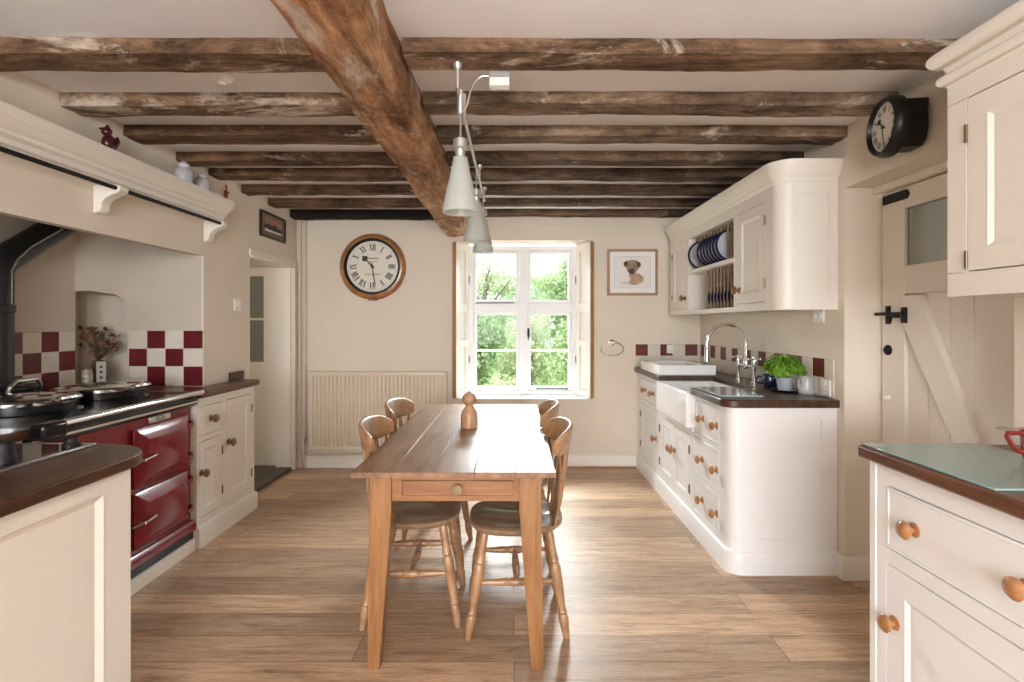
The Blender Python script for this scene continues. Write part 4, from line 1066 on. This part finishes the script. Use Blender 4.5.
m = MB(); m.prism(blob([(-.14,-.03),(.14,-.03),(.14,-.005),(.06,.005),(.02,.022),(-.02,.004),(-.08,.012),(-.14,.0)]), -.0108, -.0102, 'y'); m.build('painted_land', plain('dark_land_print', (.05,.04,.03), .6), lp)
MB().box(-.14,.14,-.0106,-.009,-.048,-.030).build('painted_snow', plain('white_strip_print', (.72,.69,.64), .6), lp)

# ------------------------------------------------------------------ radiator, pipes, towel ring
ra = thing('radiator', 'long cream panel radiator on the back wall under the clock', 'radiator', (-1.834,YB-.03,.18))
W, H = 1.229, .693
nr = 33; pts = []; 
m = MB(); prf = []
for i in range(nr*8+1):
    x = .02 + (W-.04)*i/(nr*8); u = (i % 8)/8
    prf.append((x, -.056 + .014*(1 if .5 < u < .95 else 0 if u < .4 else .5)))
prf = [(0.0,-.052)] + prf + [(W,-.052)]
poly = prf + [(W,-.035),(0,-.035)]
m.prism(poly, .03, H-.03); m.box(0,W,-.062,-.030,0,.03); m.box(0,W,-.062,-.030,H-.03,H); m.build('panel', RADM, ra, bevel=.002, seg=1)
m = MB(); m.box(.0,W,-.028,.012,H-.012,H); m.build('top_grille', RADM, ra)
for bx0 in (.15,W-.2): MB().box(bx0,bx0+.05,-.030,.029,.1,.6).build('bracket', RADM, ra)
m = MB(); m.cyl((-.005,-.045,.03),(-.05,-.045,.03),.010,10); m.cyl((-.05,-.045,-.02),(-.05,-.045,.06),.014,12); m.lathe((-.05,-.045,.06),(-.05,-.045,.11),[(0,.018),(.8,.02),(1,.012)],14); m.build('valve', PIPEC, ra)
m = MB(); m.tube([(-.05,-.045,-.02),(-.05,-.045,-.045),(.0,-.03,-.052),(W-.05,-.03,-.052)],.009,10); m.build('feed_pipe', PIPEC, ra)
for x, lab in ((-1.935,'cream painted pipe in the back left corner, nearer the doorway'),(-1.888,'cream painted pipe in the back left corner, nearer the radiator')):
    m = MB(); m.cyl((x,YB-.02,.0),(x,YB-.02,2.234),.0125,14)
    for z in (.9,1.75): m.cyl((x,YB-.02,z),(x,YB-.02,z+.02),.017,14); m.box(x-.006,x+.006,YB-.02,YB-.001,z,z+.02)
    tag(m.build('heating_pipe', PIPEC), lab, 'pipe', 'pipes in the back left corner')
tr = thing('towel_ring', 'chrome towel ring on the back wall between picture and tiles', 'towel ring', (.885,YB-.001,1.13))
m = MB(); m.lathe((0,0,0),(0,-.045,0),[(0,.03),(.15,.03),(.25,.014),(.8,.012),(1,.016)],16); m.build('mount', CHROME, tr)
m = MB(); m.tube([(.10*math.cos(a), -.04-.012*math.sin(a), -.055+.062*math.sin(a)) for a in [R(-205+ i*9.2) for i in range(32)]],.005,8); m.build('ring', CHROME, tr)

# ------------------------------------------------------------------ table
tb = thing('dining_table', 'pine farmhouse table with waxed top and end drawer in the middle of the room', 'table', (-.222,2.68,0))
hx, hy = .378, .797
m = MB()
for i in range(5):
    a = -hx + 2*hx*i/5; b = -hx + 2*hx*(i+1)/5
    m.box(a+.0001,b-.0001,-hy,hy,.739,.76)
m.build('tabletop', TOPWOOD, tb, bevel=.0015)
ax, ay = .325, .745
m = MB(); m.box(-ax+.06,ax-.06,ay-.03,ay-.008,.635,.734); m.build('apron', PINEX, tb)
for sx in (-1,1):
    m = MB(); x = sx*(ax-.012); m.box(min(x,x-sx*.022),max(x,x-sx*.022),-ay+.06,ay-.06,.635,.734); m.build('apron', PINE, tb)
m = MB(); face_frame(m,-ax+.08,ax-.08,.633,.734,[(-.204,.222,.652,.712)],-ay+.012,-ay+.034); m.build('apron', PINEX, tb)
m = MB(); m.box(-.2025,.2205,-ay+.009,-ay+.034,.6535,.7105); m.box(-.19,.21,-ay+.034,-ay+.4,.655,.70); dr = m.build('drawer', PINEX, tb, bevel=.002)
m = MB(); m.lathe((.008,-ay+.009,.681),(.008,-ay-.022,.681),[(0,.014),(.3,.010),(.5,.020),(.8,.021),(1,.008)],20); m.build('knob', SLATW, dr)
for sx in (-1,1):
    for sy in (-1,1):
        cx, cy = sx*ax, sy*ay; ix, iy = -sx, -sy
        t, bt = .083, .046
        top = [(cx,cy),(cx+ix*t,cy),(cx+ix*t,cy+iy*t),(cx,cy+iy*t)]
        b0 = cx + sx*.008
        bot = [(b0,cy),(b0+ix*bt,cy),(b0+ix*bt,cy+iy*bt),(b0,cy+iy*bt)]
        vs = [(x,y,.734) for x,y in top] + [(x,y,.60) for x,y in top] + [(x,y,0) for x,y in bot]
        fs = [(0,1,2,3),(8,9,10,11)] + [(i,(i+1)%4,4+(i+1)%4,4+i) for i in range(4)] + [(4+i,4+(i+1)%4,8+(i+1)%4,8+i) for i in range(4)]
        m = MB(); m.add(vs, fs)
        if sy < 0:
            for px,pz in ((.022,.71),(.022,.655),(.06,.665)): m.cyl((cx+ix*px,cy+.0005,pz),(cx+ix*px,cy-.0015,pz),.005,8)
        m.build('leg', PINE, tb, bevel=.003)
pm = thing('pepper_mill', 'squat pale wooden pepper mill standing on the dining table', 'pepper mill', (-.235,2.69,.7605))
m = MB(); m.lathe((0,0,0),(0,0,.118),[(0,.041),(.03,.044),(.35,.045),(.55,.044),(.7,.040),(.83,.031),(.93,.022),(1,.020)],28); m.build('body', MILLW, pm)
m = MB(); m.lathe((0,0,.1185),(0,0,.188),[(0,.020),(.06,.024),(.2,.033),(.42,.0375),(.62,.036),(.82,.027),(.95,.013),(1,.0)],28); hd_ = m.build('head', MILLW, pm)
MB().lathe((0,0,.186),(0,0,.194),[(0,.006),(.6,.007),(1,.002)],12).build('cap_nut', STEEL, hd_)

# ------------------------------------------------------------------ chairs (local: front +x)
def make_chair(label):
    t = thing('dining_chair', label, 'chair', (0,0,0), 0, 'wooden chairs around the dining table')
    n = 48; rings = [(.0,0),(.25,0),(.5,0),(.7,0),(.85,0),(.95,-.001),(1.0,-.008),(1.0,-.022),(.96,-.032),(.85,-.038),(.5,-.038),(.0,-.038)]
    def outl(a):
        c, s_ = math.cos(a), math.sin(a); e = 2.7
        q = (abs(c/.205)**e + abs(s_/.205)**e)**(-1/e)
        return q*c, q*s_*(1-.10*(q*c < 0)*abs(q*c)/.2)
    vs = []; fs = []
    for i, (rho, dz) in enumerate(rings):
        for k in range(n):
            x, y = outl(2*PI*k/n); x *= rho; y *= rho
            z = .465 + dz
            if i < 6:
                z -= .016*math.exp(-((abs(y)-.085)/.065)**2)*math.exp(-((x+.02)/.15)**4) 
                z -= .004*(1-rho)
            vs.append((x,y,z))
    for i in range(len(rings)-1):
        for k in range(n):
            k2 = (k+1)%n; fs.append((i*n+k,i*n+k2,(i+1)*n+k2,(i+1)*n+k))
    m = MB(); m.add(vs,fs); m.build('seat', SEATW, t, angle=50)
    lp_ = [(0,.013),(.05,.018),(.22,.0175),(.26,.019),(.29,.022),(.31,.017),(.33,.021),(.36,.0235),(.5,.0225),(.62,.0195),(.74,.016),(.76,.020),(.78,.0165),(.82,.0215),(.95,.0155),(1,.0125)]
    legs = {}
    for sx in (-1,1):
        for sy in (-1,1):
            p0 = (sx*.135, sy*.132, .435); p1 = (sx*.205-(.0 if sx>0 else -.0), sy*.175, 0)
            m = MB(); m.lathe(p0,p1,lp_,16); m.build('leg', CHAIRW, t); legs[sx,sy] = (Vector(p0),Vector(p1))
    sp_ = [(0,.008),(.12,.011),(.3,.0155),(.38,.016),(.4,.013),(.42,.017),(.5,.018),(.58,.017),(.6,.013),(.62,.016),(.7,.0155),(.88,.011),(1,.008)]
    zst = .225
    def on(leg, z):
        a, b = legs[leg]; u = (a.z - z)/(a.z - b.z); return a + (b-a)*u
    mids = []
    for sy in (-1,1):
        a = on((-1,sy),zst); b = on((1,sy),zst); m = MB(); m.lathe(a,b,sp_,14); m.build('stretcher', CHAIRW, t); mids.append((a+b)/2)
    m = MB(); m.lathe(mids[0],mids[1],sp_,14); m.build('stretcher', CHAIRW, t)
    # crest rail: curved in plan, swept section
    vs = []; fs = []; K = 24; sec = 12
    def crest(u):           # u -1..1
        y = .205*math.sin(u*1.15)/math.sin(1.15)
        x = -.235 + .085*(1-math.cos(u*1.15))/(1-math.cos(1.15))
        return x, y
    for i in range(K+1):
        u = -1 + 2*i/K; x, y = crest(u); x2, y2 = crest(u+.01)
        tx, ty = x2-x, y2-y; l = math.hypot(tx,ty); nx, ny = -ty/l, tx/l     # pointing outward (-x)
        if nx > 0: nx, ny = -nx, -ny
        hh = .060*(1-.55*abs(u)**4) ; zc = .806 + .004*(1-abs(u)) - .012*abs(u)**3
        th = .0125
        for k in range(sec):
            a = 2*PI*k/sec; ca, sa = math.cos(a), math.sin(a)
            oz = hh*math.copysign(abs(sa)**.5, sa); on_ = th*math.copysign(abs(ca)**.7, ca)
            lean = .18*oz
            vs.append((x+nx*(on_+lean), y+ny*(on_+lean), zc+oz))
    for i in range(K):
        for k in range(sec):
            k2 = (k+1)%sec; fs.append((i*sec+k,i*sec+k2,(i+1)*sec+k2,(i+1)*sec+k))
    fs.append(tuple(range(sec-1,-1,-1))); fs.append(tuple(range(K*sec,(K+1)*sec)))
    m = MB(); m.add(vs,fs); m.build('crest_rail', CHAIRW, t, angle=60)
    # outer posts: flat, waisted
    for sy in (-1,1):
        x, y = crest(sy*.82)
        a = Vector((-.158, sy*.150, .452)); b = Vector((x+.003, y, .785))
        m = MB(); q = 14; pts = []; rr = []
        for i in range(q+1):
            u = i/q; pts.append(a.lerp(b,u) + Vector((-.012*math.sin(PI*u),0,0))); rr.append(.0125 + .013*math.exp(-((u-.42)/.28)**2) + .004*(u>.9))
        m.tube(pts, rr, 12, .42); m.build('back_post', CHAIRW, t)
    for y0, u in ((-.078,-.46),(-.027,-.155),(.027,.155),(.078,.46)):
        x, y = crest(u); a = Vector((-.178+abs(y0)*.1, y0, .452)); b = Vector((x+.002, y, .775))
        m = MB(); m.lathe(a,b,[(0,.007),(.1,.009),(.25,.014),(.36,.016),(.42,.011),(.45,.015),(.5,.016),(.55,.015),(.58,.011),(.66,.014),(.8,.010),(1,.008)],12); m.build('spindle', CHAIRW, t)
    return t
c0 = make_chair('wooden spindle-back chair on the right side of the table, nearest the camera'); c0.location = (.008,2.30,0); c0.rotation_euler = (0,0,PI+R(2))
clone(c0, 'wooden spindle-back chair on the right side of the table, nearest the window', (.0,2.88,0), PI-R(2))
clone(c0, 'wooden spindle-back chair on the left side of the table, nearest the camera', (-.452,2.37,0), R(2))
clone(c0, 'wooden spindle-back chair on the left side of the table, nearest the radiator', (-.475,2.93,0), R(-3))

# ------------------------------------------------------------------ ceiling track light
tl = thing('track_light', 'satin metal track light with three frosted glass shades over the table', 'light', (-.208,1.86,2.25))
# local offsets from (-.208,1.86,2.25)
m = MB(); m.tube([(0,.06,-.075),(0,.9,-.085),(0,1.74,-.08)],.008,10); m.build('rail', ALU, tl)
for yy, z0 in ((.0,0),(1.20,0),(1.70,0)):
    m = MB(); m.lathe((.003,yy,0.002),(.003,yy,-.022),[(0,.018),(.5,.016),(1,.008)],14); m.tube([(.003,yy,-.02),(.0,yy+.02,-.075),(.0,yy+.05,-.082)],.006,8); m.build('ceiling_post', ALU, tl)
m = MB(); m.cyl((.006,.075,-.06),(.004,.085,-.145),.013,12); m.cyl((.018,.07,-.075),(.014,.12,-.14),.010,12); m.build('connector', ALU, tl)
for yy, drop, lab in ((.09,-.52,0),(.90,-.50,1),(1.50,-.475,2)):
    z = drop
    m = MB(); m.cyl((.004,yy,-.082),(.004,yy,z+.27),.0035,8); m.lathe((.004,yy,z+.285),(.004,yy,z+.19),[(0,.012),(.08,.028),(.42,.029),(.5,.02),(.75,.018),(.8,.024),(1,.026)],22); hd2 = m.build('lamp_holder', ALU, tl)
    pts = [(0,.069),(.05,.0685),(.3,.058),(.55,.046),(.8,.034),(1,.027),(1,.024),(.8,.031),(.55,.043),(.3,.055),(.03,.0655),(0,.0655)]
    m = MB(); m.lathe((.004,yy,z),(.004,yy,z+.21),pts,36); m.v = m.v
    # drop caps created at both ends of the closed profile
    m.f = [f for f in m.f if len(f) < 10]; m.m = [0]*len(m.f)
    tag(m.build('glass_shade', SHADE, hd2), 'frosted glass cone shade')
m = MB(); m.box(.113,.193,.066,.115,-.012,.055); jb = m.build('junction_box', GREYP, tl, bevel=.003)
m = MB(); m.box(.115,.191,.068,.113,-.044,-.012); tag(m.build('terminal_block', PLASTIC, jb, bevel=.003), 'white terminal block')
m = MB(); m.tube([(.113,.09,-.0),(.085,.09,.0),(.06,.088,-.02),(.042,.085,-.06),(.03,.085,-.11),(.014,.088,-.14)],.004,8); m.build('cable', ALU, tl)

# ------------------------------------------------------------------ garden
GRASS = plain('garden_grass', (.14,.24,.06), .9, var=.4, vscale=4); PAVE = plain('pale_paving', (.50,.47,.42), .9, var=.15, vscale=3)
BARK = plain('grey_bark', (.16,.12,.09), .9)
struct(MB().box(-14,14,YB+.31,30,-.25,-.12).build('ground', GRASS), 'garden lawn outside')
struct(MB().box(-5,5,YB+.31,8.4,-.12,-.08).build('path', PAVE), 'pale garden path outside the window')
G1 = leafmat('leaf_mid_green', (.13,.21,.08), (.38,.50,.26)); G2 = leafmat('leaf_bright_green', (.24,.34,.14), (.55,.66,.38)); G3 = leafmat('leaf_dark_green', (.06,.14,.05), (.20,.34,.14))
G4 = leafmat('leaf_pale_yellow', (.34,.40,.20), (.66,.70,.46)); LIL = leafmat('lilac_blossom', (.30,.22,.46), (.62,.52,.75)); BLO = leafmat('pink_blossom', (.62,.48,.50), (.85,.78,.78))
def bush(seed, mat, rx, ry, rz, n, ls, flower=None, trunk=0, lumps=7):
    rnd = random.Random(seed); m = MB(); m2 = MB(); fl = MB()
    cs = []
    for i in range(lumps):
        a = rnd.uniform(0,2*PI); q = rnd.uniform(.1,.6)
        cs.append((Vector((rx*q*math.cos(a), ry*q*math.sin(a), trunk + rz*rnd.uniform(.35,1.5))), rnd.uniform(.38,.6)))
    for c, k in cs:
        m2.tube([(0,0,0),(c.x*.3,c.y*.3,(trunk+c.z)*.45),tuple(c)],[.04+.02*trunk,.025+.01*trunk,.008],6)
    for i in range(n):
        c, k = rnd.choice(cs); d = Vector((rnd.gauss(0,1),rnd.gauss(0,1),rnd.gauss(0,1))).normalized(); rr = k*rnd.uniform(.55,1)
        p = c + Vector((d.x*rx*rr, d.y*ry*rr, d.z*rz*rr))
        if p.z < .02: p.z = rnd.uniform(.02,.2)
        tgt = fl if (flower and rnd.random() < .3) else m
        leaf(tgt, p, (d.x+rnd.uniform(-.6,.6),d.y+rnd.uniform(-.6,.6),d.z+rnd.uniform(-.2,.9)), ls*rnd.uniform(.6,1.3), (rnd.uniform(-1,1),rnd.uniform(-1,1),rnd.uniform(-1,.4)))
    return m, m2, fl
def plant(name, label, cat, loc, seed, mat, rx, ry, rz, n, ls, flower=None, trunk=0, lumps=7, group=None):
    t = thing(name, label, cat, loc, 0, group)
    m, m2, fl = bush(seed, mat, rx, ry, rz, n, ls, flower, trunk, lumps)
    m.build('foliage', mat, t); m2.build('stems', BARK, t)
    if fl.f: fl.build('blossom', flower, t)
    return t
gz = -.12
plant('garden_shrub','dense mid-green shrub seen through the lower left pane','shrub',(-.75,9.5,gz),1,G1,.8,.6,.95,3600,.075,group='garden shrubs')
plant('garden_shrub','low pale shrub beside the path behind the lower left pane','shrub',(-.12,8.2,gz),2,G4,.42,.38,.36,1500,.06,group='garden shrubs')
plant('garden_shrub','bright leafy shrub seen through the lower right pane','shrub',(1.15,9.2,gz),3,G2,.72,.6,.85,3000,.07,group='garden shrubs')
plant('garden_shrub','grassy green clump at the bottom of the lower right pane','shrub',(.70,7.8,gz),4,G2,.36,.34,.28,1300,.06,group='garden shrubs')
plant('garden_shrub','dark evergreen shrub at the far left of the view','shrub',(-2.3,11.8,gz),5,G3,1.0,.8,.9,1600,.10,group='garden shrubs')
plant('garden_shrub','dark green shrub at the far right of the view','shrub',(2.9,11.6,gz),6,G1,1.0,.8,1.0,1600,.10,group='garden shrubs')
plant('garden_shrub','tall pale-leaved shrub behind the middle of the window','shrub',(.35,11.2,gz),7,G4,.9,.7,1.05,3200,.08,group='garden shrubs')
plant('garden_tree','light green garden tree behind the upper right pane','tree',(1.35,13.0,gz),8,G2,1.1,.8,.95,3000,.09,None,1.5,9,'garden trees')
plant('garden_tree','lilac-blossomed tree at the top of the upper right pane','tree',(2.2,14.9,gz),9,G4,1.3,.8,.8,2200,.10,LIL,2.2,7,'garden trees')
plant('garden_tree','sparse pink-budded tree behind the upper left pane','tree',(-.85,13.2,gz),10,G4,1.4,.9,.95,1300,.08,BLO,1.6,12,'garden trees')
rnd = random.Random(22); m = MB()
for i in range(7000):
    leaf(m, (rnd.uniform(-4,5), rnd.uniform(16.6,17.8), gz+3.0*rnd.random()**.8), (rnd.uniform(-1,1),rnd.uniform(-1.5,.2),rnd.uniform(-.2,1)), rnd.uniform(.12,.22), (rnd.uniform(-1,1),rnd.uniform(-.3,.3),rnd.uniform(-1,.5)))
tag(m.build('hedge', G2), 'green hedge across the far end of the garden', 'hedge')

# ------------------------------------------------------------------ light
wd = bpy.data.worlds.new('overcast_sky'); S.world = wd; wd.use_nodes = True; nt = wd.node_tree; nt.nodes.clear(); L = nt.links.new
o = nt.nodes.new('ShaderNodeOutputWorld'); bg = nt.nodes.new('ShaderNodeBackground'); tc = nt.nodes.new('ShaderNodeTexCoord'); sx = nt.nodes.new('ShaderNodeSeparateXYZ'); rp = nt.nodes.new('ShaderNodeValToRGB')
L(tc.outputs['Generated'], sx.inputs[0]); L(sx.outputs['Z'], rp.inputs['Fac'])
e = rp.color_ramp.elements; e[0].position = .0; e[0].color = (.86,.88,.93,1); e[1].position = .75; e[1].color = (3.4,3.6,3.9,1)
k = e.new(.14); k.color = (1.0,1.01,1.05,1)
L(rp.outputs['Color'], bg.inputs['Color']); bg.inputs['Strength'].default_value = 1.55
L(bg.outputs[0], o.inputs['Surface'])
def area(name, loc, target, sx_, sy_, power, col=(1,1,1), spread=180):
    l = bpy.data.lights.new(name, 'AREA'); l.shape = 'RECTANGLE'; l.size = sx_; l.size_y = sy_; l.energy = power; l.color = col; l.spread = R(spread)
    ob = bpy.data.objects.new(name, l); COL.objects.link(ob); ob.location = loc
    ob.rotation_euler = (Vector(target)-Vector(loc)).to_track_quat('-Z','Z').to_euler()
    return ob
area('daylight_back_window', (.1,6.5,2.85), (-.1,2.4,.5), 2.2, .95, 760, (.93,.965,1))
area('daylight_rear_window', (-.3,YN-.28,1.45), (-.1,3,1.9), 2.6, 1.5, 285, (.93,.965,1))
area('hall_fill', (-4.0,4.1,1.5), (-2.4,4.0,1.0), .8, 1.0, 11, (1,.93,.82))  # added fill to brighten the hall, no window stands behind it
lp_ = bpy.data.lights.new('rear_ceiling_lamp','POINT'); lp_.energy = 36; lp_.shadow_soft_size = .09; lp_.color = (.97,.985,1)
lo_ = bpy.data.objects.new('rear_ceiling_lamp', lp_); COL.objects.link(lo_); lo_.location = (.05,-1.1,1.82)
area('passage_fill', (2.3,2.2,2.2), (2.3,2.2,0), .3, .3, 3, (1,.93,.82))  # added unseen fill so the passage behind the pane is not dark

# ------------------------------------------------------------------ camera
cd = bpy.data.cameras.new('camera'); cam = bpy.data.objects.new('camera', cd); COL.objects.link(cam)
cam.location = (0,0,1.31); cam.rotation_euler = (PI/2,0,0)
cd.sensor_width = 36; cd.lens = 18; cd.clip_start = .05
cd.shift_x = -2/1024; cd.shift_y = -18/1024
S.camera = cam
v = S.view_settings; v.view_transform = 'Standard'; v.look = 'None'; v.exposure = .08; v.gamma = 1; v.use_curve_mapping = False
c = S.cycles; c.use_denoising = True; c.max_bounces = 10; c.diffuse_bounces = 6; c.glossy_bounces = 4; c.transparent_max_bounces = 12; c.caustics_reflective = False; c.caustics_refractive = False; c.sample_clamp_indirect = 6
